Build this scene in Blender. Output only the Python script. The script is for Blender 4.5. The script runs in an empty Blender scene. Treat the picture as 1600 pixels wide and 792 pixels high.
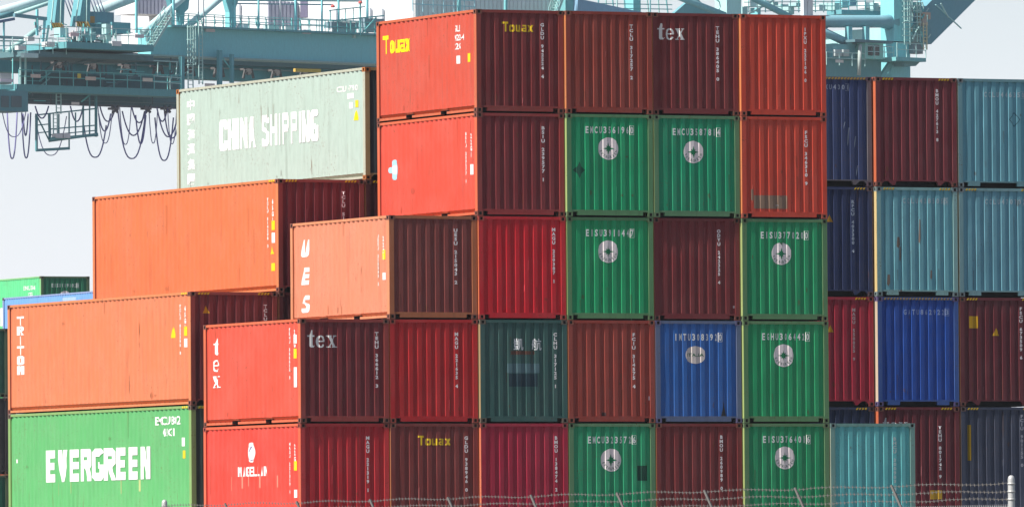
import bpy, bmesh, math, random
from mathutils import Vector, Matrix, noise
C = bpy.context.scene.collection
R = math.radians

# ------------------------------------------------------------------ camera
CAM = Vector((-107.8774, -229.2346, -1.6404)); YAW, PITCH, ROLL, FPX = 0.4432406, 0.033497, -0.0075059, 15743.73
fw = Vector((math.sin(YAW)*math.cos(PITCH), math.cos(YAW)*math.cos(PITCH), math.sin(PITCH)))
rt = Vector((math.cos(YAW), -math.sin(YAW), 0)); up = rt.cross(fw)
r2 = rt*math.cos(ROLL)+up*math.sin(ROLL); u2 = up*math.cos(ROLL)-rt*math.sin(ROLL)
cam = bpy.data.objects.new('camera', bpy.data.cameras.new('camera')); C.objects.link(cam)
cam.matrix_world = Matrix(((r2.x, u2.x, -fw.x, CAM.x), (r2.y, u2.y, -fw.y, CAM.y), (r2.z, u2.z, -fw.z, CAM.z), (0, 0, 0, 1)))
cam.data.sensor_width = 36; cam.data.lens = FPX/1600*36; cam.data.clip_start = 1; cam.data.clip_end = 12000
S = bpy.context.scene; S.camera = cam

# ------------------------------------------------------------------ light
HAZE = 6e-5
HORIZON = (7.45, 7.5, 8.6, 1)
SUN_EL, SUN_PHI = R(50), R(6.3)
sdir = Vector((-math.cos(SUN_PHI)*math.cos(SUN_EL), -math.sin(SUN_PHI)*math.cos(SUN_EL), math.sin(SUN_EL)))
sl = bpy.data.lights.new('sun', 'SUN'); sl.energy = 4.45; sl.angle = R(0.5); sl.color = (1, .95, .87)
sun = bpy.data.objects.new('sun', sl); C.objects.link(sun)
sun.rotation_euler = (-sdir).to_track_quat('-Z', 'Y').to_euler(); sun.location = (-60, -60, 80)
w = bpy.data.worlds.new('World'); S.world = w; w.use_nodes = True
nt = w.node_tree; bg = nt.nodes['Background']
sky = nt.nodes.new('ShaderNodeTexSky'); sky.sky_type = 'NISHITA'; sky.sun_disc = False
sky.sun_elevation = SUN_EL; sky.sun_rotation = math.atan2(sdir.x, sdir.y)
sky.altitude = 0; sky.air_density = 1.0; sky.dust_density = 1.6; sky.ozone_density = 2.0
# bright summer haze along the horizon, fading out by about 15 degrees up
tcw = nt.nodes.new('ShaderNodeTexCoord'); sep = nt.nodes.new('ShaderNodeSeparateXYZ'); nt.links.new(tcw.outputs['Generated'], sep.inputs[0])
mr = nt.nodes.new('ShaderNodeMapRange'); mr.interpolation_type = 'SMOOTHSTEP'; nt.links.new(sep.outputs[2], mr.inputs[0])
mr.inputs[1].default_value = -.02; mr.inputs[2].default_value = .14; mr.inputs[3].default_value = 1; mr.inputs[4].default_value = 0
hz_ = nt.nodes.new('ShaderNodeMix'); hz_.data_type = 'RGBA'; hz_.blend_type = 'ADD'; nt.links.new(mr.outputs[0], hz_.inputs[0]); nt.links.new(sky.outputs[0], hz_.inputs[6]); hz_.inputs[7].default_value = HORIZON
nt.links.new(hz_.outputs[2], bg.inputs[0]); bg.inputs[1].default_value = 0.062
S.view_settings.view_transform = 'Standard'; S.view_settings.look = 'None'
S.view_settings.exposure = 0.75; S.view_settings.gamma = 1.0; S.view_settings.use_curve_mapping = False
S.cycles.max_bounces = 5; S.cycles.use_denoising = True

# ------------------------------------------------------------------ helpers
def lin(r, g, b):
    f = lambda c: (c/255/12.92) if c <= 10 else ((c/255+.055)/1.055)**2.4
    return (f(r), f(g), f(b), 1)

def ray(px, py):
    return (fw + r2*((px-800)/FPX) - u2*((py-396)/FPX))

def at(px, py, depth):
    return CAM + ray(px, py)*depth

class MB:
    def __init__(s): s.b = bmesh.new()
    def box(s, x0, x1, y0, y1, z0, z1):
        v = [s.b.verts.new(p) for p in ((x0,y0,z0),(x1,y0,z0),(x1,y1,z0),(x0,y1,z0),(x0,y0,z1),(x1,y0,z1),(x1,y1,z1),(x0,y1,z1))]
        for f in ((3,2,1,0),(4,5,6,7),(0,1,5,4),(1,2,6,5),(2,3,7,6),(3,0,4,7)): s.b.faces.new([v[i] for i in f])
        return s
    def bar(s, p, q, a, c=None, upv=(0, 0, 1)):
        p, q = Vector(p), Vector(q); c = a if c is None else c
        d = (q-p).normalized(); uv = Vector(upv)
        if abs(d.dot(uv)) > .98: uv = Vector((0, 1, 0))
        n = d.cross(uv).normalized(); m = n.cross(d).normalized()
        v = []
        for o in (p, q):
            for i, j in ((-1,-1),(1,-1),(1,1),(-1,1)): v.append(s.b.verts.new(o+n*(i*a/2)+m*(j*c/2)))
        for f in ((3,2,1,0),(4,5,6,7),(0,1,5,4),(1,2,6,5),(2,3,7,6),(3,0,4,7)): s.b.faces.new([v[i] for i in f])
        return s
    def tube(s, pts, r, n=8):
        pts = [Vector(p) for p in pts]; rings = []
        for i, p in enumerate(pts):
            d = (pts[min(i+1, len(pts)-1)]-pts[max(i-1, 0)]).normalized()
            a = d.cross(Vector((0, 0, 1)))
            if a.length < .02: a = d.cross(Vector((0, 1, 0)))
            a.normalize(); c = d.cross(a)
            rr = r[i] if isinstance(r, (list, tuple)) else r
            rings.append([s.b.verts.new(p+a*math.cos(k*2*math.pi/n)*rr+c*math.sin(k*2*math.pi/n)*rr) for k in range(n)])
        for A, B in zip(rings, rings[1:]):
            for k in range(n):
                f = s.b.faces.new((A[k], A[(k+1) % n], B[(k+1) % n], B[k])); f.smooth = True
        s.b.faces.new(rings[0][::-1]); s.b.faces.new(rings[-1])
        return s
    def prism(s, poly, y0, y1):
        """polygon in x/z extruded from y0 to y1"""
        a = [s.b.verts.new((x, y0, z)) for x, z in poly]; c = [s.b.verts.new((x, y1, z)) for x, z in poly]
        s.b.faces.new(a); s.b.faces.new(c[::-1])
        n = len(poly)
        for i in range(n): s.b.faces.new((a[i], c[i], c[(i+1) % n], a[(i+1) % n]))
        return s
    def mesh(s, name):
        bmesh.ops.recalc_face_normals(s.b, faces=s.b.faces[:])
        me = bpy.data.meshes.new(name); s.b.to_mesh(me); s.b.free(); return me
    def build(s, name, mat, parent=None, col=None):
        return link(name, s.mesh(name), mat, parent, col)

def link(name, me, mat, parent=None, col=None):
    if mat and not me.materials: me.materials.append(mat)
    o = bpy.data.objects.new(name, me); C.objects.link(o)
    if parent: o.parent = parent
    if col: o.color = col
    return o

def tag(o, label=None, cat=None, group=None, kind=None):
    for k, v in (('label', label), ('category', cat), ('group', group), ('kind', kind)):
        if v: o[k] = v
    return o

def empty(name, loc, rz=0):
    o = bpy.data.objects.new(name, None); C.objects.link(o); o.location = loc; o.rotation_euler.z = rz; o.empty_display_size = .3
    return o

# ------------------------------------------------------------------ materials
def mat(name):
    m = bpy.data.materials.new(name); m.use_nodes = True
    return m, m.node_tree, m.node_tree.nodes['Principled BSDF']
def N(nt, t, **kw):
    n = nt.nodes.new(t)
    for k, v in kw.items():
        if k in n.inputs: n.inputs[k].default_value = v
        else: setattr(n, k, v)
    return n
def mixc(nt, fac, a, b, blend='MIX'):
    n = nt.nodes.new('ShaderNodeMix'); n.data_type = 'RGBA'; n.blend_type = blend; n.clamp_factor = True
    for sock, v in ((n.inputs[0], fac), (n.inputs[6], a), (n.inputs[7], b)):
        if isinstance(v, bpy.types.NodeSocket): nt.links.new(v, sock)
        else: sock.default_value = v
    return n.outputs[2]
def mth(nt, op, a, b=None, clamp=False):
    n = nt.nodes.new('ShaderNodeMath'); n.operation = op; n.use_clamp = clamp
    for s_, v in ((n.inputs[0], a), (n.inputs[1], b)):
        if v is None: continue
        if isinstance(v, bpy.types.NodeSocket): nt.links.new(v, s_)
        else: s_.default_value = v
    return n.outputs[0]
def ramp(nt, v, lo, hi):
    n = nt.nodes.new('ShaderNodeMapRange'); n.clamp = True
    nt.links.new(v, n.inputs[0]); n.inputs[1].default_value = lo; n.inputs[2].default_value = hi
    return n.outputs[0]

def paint(name, rust=.25, fade=.3, rough=.48, bump=.25, grime=.35):
    m, nt, p = mat(name)
    oi = N(nt, 'ShaderNodeObjectInfo'); tc = N(nt, 'ShaderNodeTexCoord')
    rnd = oi.outputs['Random']
    off = N(nt, 'ShaderNodeCombineXYZ'); nt.links.new(mth(nt, 'MULTIPLY', rnd, 91.0), off.inputs[0]); nt.links.new(mth(nt, 'MULTIPLY', rnd, 37.0), off.inputs[1])
    vec = N(nt, 'ShaderNodeVectorMath', operation='ADD'); nt.links.new(tc.outputs['Object'], vec.inputs[0]); nt.links.new(off.outputs[0], vec.inputs[1])
    def noi(scale, sc=(1, 1, 1), detail=4, rg=.55):
        mp = N(nt, 'ShaderNodeMapping'); mp.inputs['Scale'].default_value = sc; nt.links.new(vec.outputs[0], mp.inputs[0])
        n = N(nt, 'ShaderNodeTexNoise', Scale=scale, Detail=detail, Roughness=rg); nt.links.new(mp.outputs[0], n.inputs['Vector'])
        return n.outputs['Fac']
    base = oi.outputs['Color']
    blot = noi(.9, detail=5); fine = noi(9, (1, 1, .25)); streak = noi(7, (1, 1, .07), 3); speck = noi(26, detail=2)
    # chalky fading of the coat
    chalk = mixc(nt, 1.0, base, (.62, .6, .58, 1), 'MIX')
    chalky = mixc(nt, .10, base, (.55, .50, .46, 1))
    c = mixc(nt, mth(nt, 'MULTIPLY', ramp(nt, blot, .42, .72), fade), base, chalky)
    c = mixc(nt, mth(nt, 'MULTIPLY', ramp(nt, fine, .35, .75), .22), c, mixc(nt, .5, c, (.02, .018, .016, 1)))
    # grime streaks running down
    c = mixc(nt, mth(nt, 'MULTIPLY', ramp(nt, streak, .55, .78), grime), c, mixc(nt, .6, c, (.05, .04, .033, 1)))
    # rust flecks and runs
    rs = mth(nt, 'MULTIPLY', ramp(nt, speck, .63, .70), ramp(nt, blot, .45, .6))
    rr = mth(nt, 'MULTIPLY', ramp(nt, noi(11, (1, 1, .05), 2), .66, .74), ramp(nt, noi(1.3), .5, .62))
    c = mixc(nt, mth(nt, 'MULTIPLY', mth(nt, 'MAXIMUM', rs, rr), rust), c, (.13, .05, .02, 1))
    nt.links.new(c, p.inputs['Base Color'])
    nt.links.new(mth(nt, 'ADD', mth(nt, 'MULTIPLY', fine, .25), rough-.1), p.inputs['Roughness'])
    p.inputs['Specular IOR Level'].default_value = .14
    if bump:
        b1 = N(nt, 'ShaderNodeBump', Strength=bump, Distance=.02)
        nt.links.new(noi(2.6, (1, 1, .5), 3), b1.inputs['Height']); nt.links.new(b1.outputs[0], p.inputs['Normal'])
    return m
M = {}
M['panel'] = paint('panel_paint', rust=.45, fade=.28, grime=.22)
M['side'] = paint('side_paint', rust=.85, fade=.5, grime=.42)
M['frame'] = paint('frame_paint', rust=.8, fade=.45, bump=.15, grime=.5)
M['cast'] = paint('casting_steel', rust=.9, fade=.3, rough=.6, bump=.3)
M['decal'] = paint('lettering_paint', rust=.25, fade=.2, bump=0, grime=.3)
M['crane'] = paint('crane_paint', rust=.15, fade=.25, bump=0, grime=.25)
def plain(name, col, rough=.6, metal=0, var=.25, scale=3):
    m, nt, p = mat(name); tc = N(nt, 'ShaderNodeTexCoord')
    n = N(nt, 'ShaderNodeTexNoise', Scale=scale, Detail=5); nt.links.new(tc.outputs['Object'], n.inputs['Vector'])
    nt.links.new(mixc(nt, mth(nt, 'MULTIPLY', n.outputs['Fac'], var*2), col, tuple(x*.45 for x in col[:3])+(1,)), p.inputs['Base Color'])
    p.inputs['Roughness'].default_value = rough; p.inputs['Metallic'].default_value = metal
    return m
M['dark'] = plain('bitumen_and_hole_shade', (.02, .02, .021, 1), .8)  # bitumen on the floor, painted shade inside the casting holes
M['galv'] = plain('galvanised_steel', (.50, .50, .49, 1), .5, .3, .2, 20)
M['wire'] = plain('weathered_wire', (.17, .16, .15, 1), .7, .2, .2, 20)
M['cable'] = plain('cable_rubber', (.21, .20, .46, 1), .6)
M['glass'] = plain('cab_glass', (.02, .03, .035, 1), .15)

# ------------------------------------------------------------------ ground
def gz(x, y):
    t = (x-CAM.x)*math.sin(YAW)+(y-CAM.y)*math.cos(YAW)
    k = min(1, max(0, (t-205)/25)); k = k*k*(3-2*k)
    return -2.95*(1-k)
gm, nt, p = mat('asphalt_ground'); tc = N(nt, 'ShaderNodeTexCoord')
n1 = N(nt, 'ShaderNodeTexNoise', Scale=.15, Detail=8); n2 = N(nt, 'ShaderNodeTexNoise', Scale=6, Detail=6)
for n in (n1, n2): nt.links.new(tc.outputs['Object'], n.inputs['Vector'])
nt.links.new(mixc(nt, ramp(nt, n1.outputs['Fac'], .35, .65), mixc(nt, n2.outputs['Fac'], (.045, .045, .045, 1), (.09, .088, .083, 1)), (.14, .125, .1, 1)), p.inputs['Base Color'])
p.inputs['Roughness'].default_value = .9
b = MB(); ts = [-400, -60, 0, 60, 120, 180, 205, 208, 211, 214, 217, 220, 223, 226, 230, 260, 320, 420, 700, 1300, 2600]
ls = [-1500, -800, -200, -60, 0, 60, 200, 800, 1500]; fh = Vector((math.sin(YAW), math.cos(YAW), 0))
g = [[b.b.verts.new((CAM.x+fh.x*t+rt.x*l, CAM.y+fh.y*t+rt.y*l, gz(CAM.x+fh.x*t+rt.x*l, CAM.y+fh.y*t+rt.y*l))) for l in ls] for t in ts]
for i in range(len(ts)-1):
    for j in range(len(ls)-1): b.b.faces.new((g[i][j], g[i][j+1], g[i+1][j+1], g[i+1][j]))
tag(b.build('ground', gm), kind='structure')
pm = plain('concrete_paving', (.36, .35, .33, 1), .85, 0, .25, .4)
ZB = .27; HB = 2.896; PB = 2.904; HA = 2.591; PA = 2.604; W = 2.438; L20 = 6.058; L40 = 12.192
tag(MB().box(-7.2, 11, 6.35, 20.9, -.3, ZB-.01).build('pavement', pm), kind='structure')
tag(MB().box(12.5, 21.5, 6.9, 20.9, -.3, ZB).build('pavement', pm), kind='structure')

# ------------------------------------------------------------------ container meshes
END = dict(p=.252, d=.037, o=.112, f=.026)      # pitch, depth, outer flat, flank
SIDE = dict(p=.278, d=.032, o=.072, f=.068)
def profile(cfg, a, b_):
    """breakpoints (s, depth) of a corrugated wall from a to b_; depth 0 is the outer face"""
    n = int((b_-a-.02)/cfg['p']); s0 = a+((b_-a)-n*cfg['p'])/2
    pts = [(a, cfg['d'])]
    inner = cfg['p']-cfg['o']-2*cfg['f']
    for k in range(n):
        s = s0+k*cfg['p']+inner/2
        pts += [(s, cfg['d']), (s+cfg['f'], 0), (s+cfg['f']+cfg['o'], 0), (s+2*cfg['f']+cfg['o'], cfg['d'])]
    pts.append((b_, cfg['d']))
    return pts
def depth_at(pts, s):
    for (a, da), (b_, db) in zip(pts, pts[1:]):
        if a <= s <= b_: return da+(db-da)*(s-a)/max(1e-9, b_-a)
    return pts[0][1]
E_A, E_B = -W/2+.135, W/2-.135
PE = profile(END, E_A, E_B)
PS = {L: profile(SIDE, .15, L-.15) for L in (L20, L40)}
EY, SX = .018, .012         # setback of the outer flats behind posts / rails
ZF = .165                   # floor line
def ztop(H): return H-.075

def panel_mesh(name, pts, put, z0, z1, seed, amp, nz=12):
    b = bmesh.new(); cols = []
    for s, d in pts:
        col = []
        for k in range(nz+1):
            z = z0+(z1-z0)*k/nz
            e = amp*noise.noise(Vector((s*.9+seed*7.3, z*.9, seed*3.1)))+amp*.5*noise.noise(Vector((s*2.7+seed*5, z*2.1, 9+seed)))
            fall = min(1, 3*k/nz, 3*(nz-k)/nz)
            col.append(b.verts.new(put(s, d+e*fall, z)))
        cols.append(col)
    for A, B in zip(cols, cols[1:]):
        for k in range(nz): b.faces.new((A[k], B[k], B[k+1], A[k+1]))
    bmesh.ops.recalc_face_normals(b, faces=b.faces[:])
    me = bpy.data.meshes.new(name); b.to_mesh(me); b.free(); return me
cache = {}
def cached(key, fn):
    if key not in cache: cache[key] = fn()
    return cache[key]

def end_mesh(H, seed):
    return cached(('end', H, seed), lambda: panel_mesh('end_panel', PE, lambda s, d, z: (s, EY+d, z), ZF, ztop(H), seed, .010))
def side_mesh(L, H, sgn, seed):
    return cached(('side', L, H, sgn, seed), lambda: panel_mesh('side_panel', PS[L], lambda s, d, z: (sgn*(W/2-SX-d), s, z), ZF+.005, H-.06, seed+11, .006, 8))

def casting_mesh():
    def mk():
        b = bmesh.new(); bmesh.ops.create_cube(b, size=1)
        for v in b.verts: v.co = Vector((v.co.x*.162, v.co.y*.178, v.co.z*.118))
        for nrm in ((-1,0,0),(0,-1,0),(1,0,0),(0,1,0)):
            f = min((f for f in b.faces if f.normal.dot(Vector(nrm)) > .9), key=lambda f: -f.calc_area())
            r = bmesh.ops.inset_individual(b, faces=[f], thickness=.029)
            cc_ = f.calc_center_median()
            for v in f.verts:
                o_ = v.co-cc_; v.co = cc_+Vector([math.copysign(.034 if i_ < 2 else .037, o_[i_]) if abs(o_[i_]) > 1e-5 else 0 for i_ in range(3)])
            ex = bmesh.ops.extrude_discrete_faces(b, faces=[f])
            for v in ex['faces'][0].verts: v.co -= Vector(nrm)*.068
            ex['faces'][0].material_index = 1  # hole faces coloured near black, their shade painted in
            for e_ in ex['faces'][0].edges:
                for f_ in e_.link_faces: f_.material_index = 1
        bmesh.ops.recalc_face_normals(b, faces=b.faces[:])
        me = bpy.data.meshes.new('corner_casting'); b.to_mesh(me); b.free(); me.materials.append(M['cast']); me.materials.append(M['dark']); return me
    return cached('cast', mk)

def frame_mesh(L, H, sill):
    """one end's posts, header and sill; sill 'rear' is the door end"""
    def mk():
        m = MB(); w = W/2; rear = sill == 'rear'
        y0, y1, ya, yb = (L-.15, L-.004, L-.066, L-.006) if rear else (.004, .15, .006, .066)
        for sx in (-1, 1):
            xa, xb = sorted((sx*(w-.012), sx*(w-.135))); m.box(xa, xb, y0, y1, .118, H-.118)
        m.box(-w+.130, w-.130, ya, yb, H-.082, H-.006)
        if rear: m.box(-w+.130, w-.130, L-.09, L-.012, .119, .165)
        if sill == 'std':
            m.box(-w+.130, w-.130, .012, .09, .119, .168); m.box(-w+.30, w-.30, .0125, .0895, .032, .125)
        elif sill == 'tunnel':
            m.box(-w+.130, w-.130, .012, .09, .125, .168)
            m.box(-w+.30, -.56, .0125, .0895, .03, .13); m.box(.56, w-.30, .0125, .0895, .03, .13)
        elif sill == 'open':
            m.box(-w+.130, w-.130, .012, .09, .135, .168)
            for sx in (-1, 1):
                P = [(sx*(w-.162), .14), (sx*(w-.162), .05), (sx*(w-.26), .14)]; m.prism(P, .0125, .0895)
                P = [(sx*.86, .14), (sx*.72, .03), (sx*.66, .03), (sx*.60, .14)]; m.prism(P, .0125, .0895)
        return m.mesh('end_frame')
    return cached(('frame', L, H, sill), mk)
def rail_mesh(L, H, sx):
    """one long side's top rail, bottom rail and the side flanges of its corner posts"""
    def mk():
        m = MB(); w = W/2
        for y0, y1 in ((.007, .148), (L-.148, L-.007)):
            xa, xb = sorted((sx*(w-.0115), sx*(w-.003))); m.box(xa, xb, y0, y1, .118, H-.118)
        xa, xb = sorted((sx*(w-.006), sx*(w-.066))); m.box(xa, xb, .178, L-.178, H-.068, H-.004)
        pk = [(L/2-1.23, L/2-.87), (L/2+.87, L/2+1.23)] if L < 7 else []
        cuts = [.178]+[c for q in pk for c in q]+[L-.178]
        for i in range(len(cuts)-1):
            if i % 2 == 0: V = [(sx*x, z) for x, z in ((w-.012, ZF+.012), (w-.10, ZF+.012), (w-.10, .030), (w-.004, .030), (w-.004, .090), (w-.088, .094))]
            else: V = [(sx*x, z) for x, z in ((w-.012, ZF+.004), (w-.085, ZF+.004), (w-.085, .125), (w-.04, .125))]
            m.prism(V, cuts[i], cuts[i+1])
        return m.mesh('side_rail')
    return cached(('rail', L, H, sx), mk)
def roof_mesh(L, H):
    def mk():
        b = bmesh.new(); n = int(L/.21); pr = None
        for k in range(n+1):
            z = H-.012-(.02 if k % 2 else 0); y = .07+(L-.14)*k/n
            q = (b.verts.new((-W/2+.06, y, z)), b.verts.new((W/2-.06, y, z)))
            if pr: b.faces.new((pr[0], pr[1], q[1], q[0]))
            pr = q
        me = bpy.data.meshes.new('roof'); b.to_mesh(me); b.free(); return me
    return cached(('roof', L, H), mk)
def floor_mesh(L):
    def mk():
        m = MB().box(-W/2+.077, W/2-.077, .091, L-.091, .14, .162)
        k = .35
        while k < L-.3:
            if L > 7 or min(abs(k-L/2+1.05), abs(k-L/2-1.05)) > .24: m.box(-W/2+.077, W/2-.077, k, k+.05, .006, .139)
            k += .3
        if L < 7:
            for c in (L/2-1.05, L/2+1.05):
                for s_ in (-.19, .17): m.box(-W/2+.005, W/2-.005, c+s_, c+s_+.018, .04, .122)
        return m.mesh('floor')
    return cached(('floor', L), mk)
def door_mesh(H, sx):
    def mk():
        m = MB(); a, b_ = sorted((sx*.01, sx*(W/2-.14))); m.box(a, b_, L20-.09, L20-.05, .19, H-.1)
        for k in (.3, .8):
            m.tube([(sx*k, L20-.03, .12), (sx*k, L20-.03, H-.06)], .018, 6)
        return m.mesh('door')
    return cached(('door', H, sx), mk)

# ------------------------------------------------------------------ flat marks painted on the corrugated walls
def text_bm(s, size=1.0, sx=1.0, bold=0.0, spacing=1.0, line=1.0):
    cu = bpy.data.curves.new('t', 'FONT'); cu.body = s; cu.size = size; cu.offset = bold*size
    cu.align_x = 'CENTER'; cu.align_y = 'CENTER'; cu.space_character = spacing; cu.space_line = line
    cu.dimensions = '2D'; cu.fill_mode = 'FRONT'; cu.resolution_u = 2
    o = bpy.data.objects.new('t', cu); C.objects.link(o)
    bpy.context.view_layer.update()
    me = o.evaluated_get(bpy.context.evaluated_depsgraph_get()).to_mesh()
    b = bmesh.new(); b.from_mesh(me); o.to_mesh_clear(); bpy.data.objects.remove(o); bpy.data.curves.remove(cu)
    if b.verts:
        xs = [v.co.x for v in b.verts]; ys = [v.co.y for v in b.verts]
        cx, cy = (min(xs)+max(xs))/2, (min(ys)+max(ys))/2
        for v in b.verts: v.co = Vector(((v.co.x-cx)*sx, v.co.y-cy, 0))
    return b
def fit_bm(b, wd=None, ht=None):
    xs = [v.co.x for v in b.verts]; ys = [v.co.y for v in b.verts]
    kx = wd/(max(xs)-min(xs)) if wd else 1; ky = ht/(max(ys)-min(ys)) if ht else 1
    if wd and not ht: ky = kx
    if ht and not wd: kx = ky
    for v in b.verts: v.co.x *= kx; v.co.y *= ky
    return b
def poly_bm(polys):
    b = bmesh.new()
    for i, P in enumerate(polys): b.faces.new([b.verts.new((x, y, i*.00025)) for x, y in P])
    bmesh.ops.triangulate(b, faces=b.faces[:]); return b
def ell(rx, ry, n=28, cx=0, cy=0): return [(cx+rx*math.cos(2*math.pi*k/n), cy+ry*math.sin(2*math.pi*k/n)) for k in range(n)]
def rect(w_, h_, cx=0, cy=0): return [(cx-w_/2, cy-h_/2), (cx+w_/2, cy-h_/2), (cx+w_/2, cy+h_/2), (cx-w_/2, cy+h_/2)]
def stacked(s, ch=.1, wd=.085, bold=.045):
    return fit_bm(text_bm('\n'.join(s), 1, 1, bold, 1, .95), wd, ch*len(s))
def block(s, t=.2, gap=.14, slant=0):
    """heavy block capitals (and a few small letters) drawn as strokes, each letter about .75 wide and 1 high"""
    out = []; x = 0
    Rc = lambda x0, y0, x1, y1: [(x0, y0), (x1, y0), (x1, y1), (x0, y1)]
    def bowl(x0, y0, x1, y1, sides='lrtb', c=.12):
        q = []
        if 'l' in sides: q.append([(x0, y0+c), (x0+t, y0+c), (x0+t, y1-c), (x0, y1-c)])
        if 'r' in sides: q.append([(x1-t, y0+c), (x1, y0+c), (x1, y1-c), (x1-t, y1-c)])
        if 't' in sides: q.append([(x0, y1-c), (x0+t*.9, y1-t), (x1-t*.9, y1-t), (x1, y1-c), (x1-c, y1), (x0+c, y1)])
        if 'b' in sides: q.append([(x0+c, y0), (x1-c, y0), (x1, y0+c), (x1-t*.9, y0+t), (x0+t*.9, y0+t), (x0, y0+c)])
        return q
    for ch in s:
        w_ = .75; m = .5
        if ch == 'E': P = [Rc(0, 0, t, 1), Rc(t, 0, w_-.05, t), Rc(t, m-t*.45, w_-.1, m+t*.45), Rc(t, 1-t, w_-.05, 1)]
        elif ch == 'V': P = [[(0, 1), (t*1.15, 1), (w_/2+t*.3, .1), (w_/2, 0), (w_/2-t*.45, 0)], [(w_-t*1.15, 1), (w_, 1), (w_/2+t*.45, 0), (w_/2-t*.1, 0), (w_/2-t*.3, .1)]]
        elif ch == 'R': P = [Rc(0, 0, t, 1)]+bowl(0, .40, w_, 1, 'r')+[Rc(t, 1-t, w_-.12, 1), Rc(t, .40, w_-.12, .40+t), [(w_-.12, 1-t), (w_-.12, 1), (w_, .88)], [(.30, .40), (.30+t*1.2, .40), (w_+.02, 0), (w_-t*1.15, 0)], [(w_-.12, .4), (w_, .52), (w_-.12, .4+t)]]
        elif ch == 'P': P = [Rc(0, 0, t, 1)]+bowl(0, .40, w_, 1, 'r')+[Rc(t, 1-t, w_-.12, 1), Rc(t, .40, w_-.12, .40+t), [(w_-.12, 1-t), (w_-.12, 1), (w_, .88)], [(w_-.12, .4), (w_, .52), (w_-.12, .4+t)]]
        elif ch == 'G': P = bowl(0, 0, w_, 1, 'ltb')+[Rc(w_-t, .12, w_, .50), Rc(w_*.5, .38, w_-t, .38+t*.8)]
        elif ch == 'C': P = bowl(0, 0, w_, 1, 'ltb')+[Rc(w_-t, .12, w_, .32), Rc(w_-t, .68, w_, .88)]
        elif ch == 'O': P = bowl(0, 0, w_, 1)
        elif ch == 'U': P = [Rc(0, .12, t, 1), Rc(w_-t, .12, w_, 1)]+bowl(0, 0, w_, 1, 'b')
        elif ch == 'S': P = bowl(0, 0, w_, 1, 'tb')+[Rc(0, .55, t, .88), Rc(w_-t, .12, w_, .45), [(0, .55), (t, .62), (w_, .45), (w_-t, .38)], Rc(0, .12, t, .26), Rc(w_-t, .74, w_, .88)]
        elif ch == 'N': P = [Rc(0, 0, t, 1), Rc(w_-t, 0, w_, 1), [(0, 1), (t*1.15, 1), (w_, 0), (w_-t*1.15, 0)]]
        elif ch == 'M': w_ = .95; P = [Rc(0, 0, t, 1), Rc(w_-t, 0, w_, 1), [(0, 1), (t*1.1, 1), (w_/2+t*.4, .2), (w_/2-t*.4, .2)], [(w_-t*1.1, 1), (w_, 1), (w_/2+t*.4, .2), (w_/2-t*.4, .2)]]
        elif ch == 'H': P = [Rc(0, 0, t, 1), Rc(w_-t, 0, w_, 1), Rc(t, m-t*.45, w_-t, m+t*.45)]
        elif ch == 'A': P = [[(0, 0), (t*1.1, 0), (w_/2+t*.45, 1), (w_/2-t*.45, 1)], [(w_, 0), (w_-t*1.1, 0), (w_/2-t*.45, 1), (w_/2+t*.45, 1)], Rc(.2, .22, w_-.2, .22+t*.8)]
        elif ch == 'I': w_ = t; P = [Rc(0, 0, t, 1)]
        elif ch == 'L': w_ = .62; P = [Rc(0, 0, t, 1), Rc(t, 0, w_, t)]
        elif ch == 'T': P = [Rc(0, 1-t, w_, 1), Rc(w_/2-t/2, 0, w_/2+t/2, 1-t)]
        elif ch == 'o': w_ = .62; P = bowl(0, 0, w_, .7)
        elif ch == 'u': w_ = .62; P = [Rc(0, .1, t, .7), Rc(w_-t, 0, w_, .7)]+bowl(0, 0, w_-.02, .7, 'b')
        elif ch == 'a': w_ = .62; P = [Rc(w_-t, 0, w_, .62), [(.05, .7-t*.8), (.05, .7), (w_-.08, .7), (w_, .62), (w_-t, .7-t*.8)], Rc(t*.8, 0, w_-t, t*.8), Rc(0, .05, t*.9, .37), Rc(t*.8, .42-t*.75, w_-t, .42)]
        elif ch == 'x': w_ = .66; P = [[(0, .7), (t*1.2, .7), (w_, 0), (w_-t*1.2, 0)], [(0, 0), (t*1.2, 0), (w_, .7), (w_-t*1.2, .7)]]
        else: w_ = .45; P = []
        for q in P: out.append([(px+x+slant*py, py) for px, py in q])
        x += w_+gap
    xs = [a for q in out for a, b_ in q]; c = (min(xs)+max(xs))/2
    return poly_bm([[(a-c, b_-.5) for a, b_ in q] for q in out])
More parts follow.
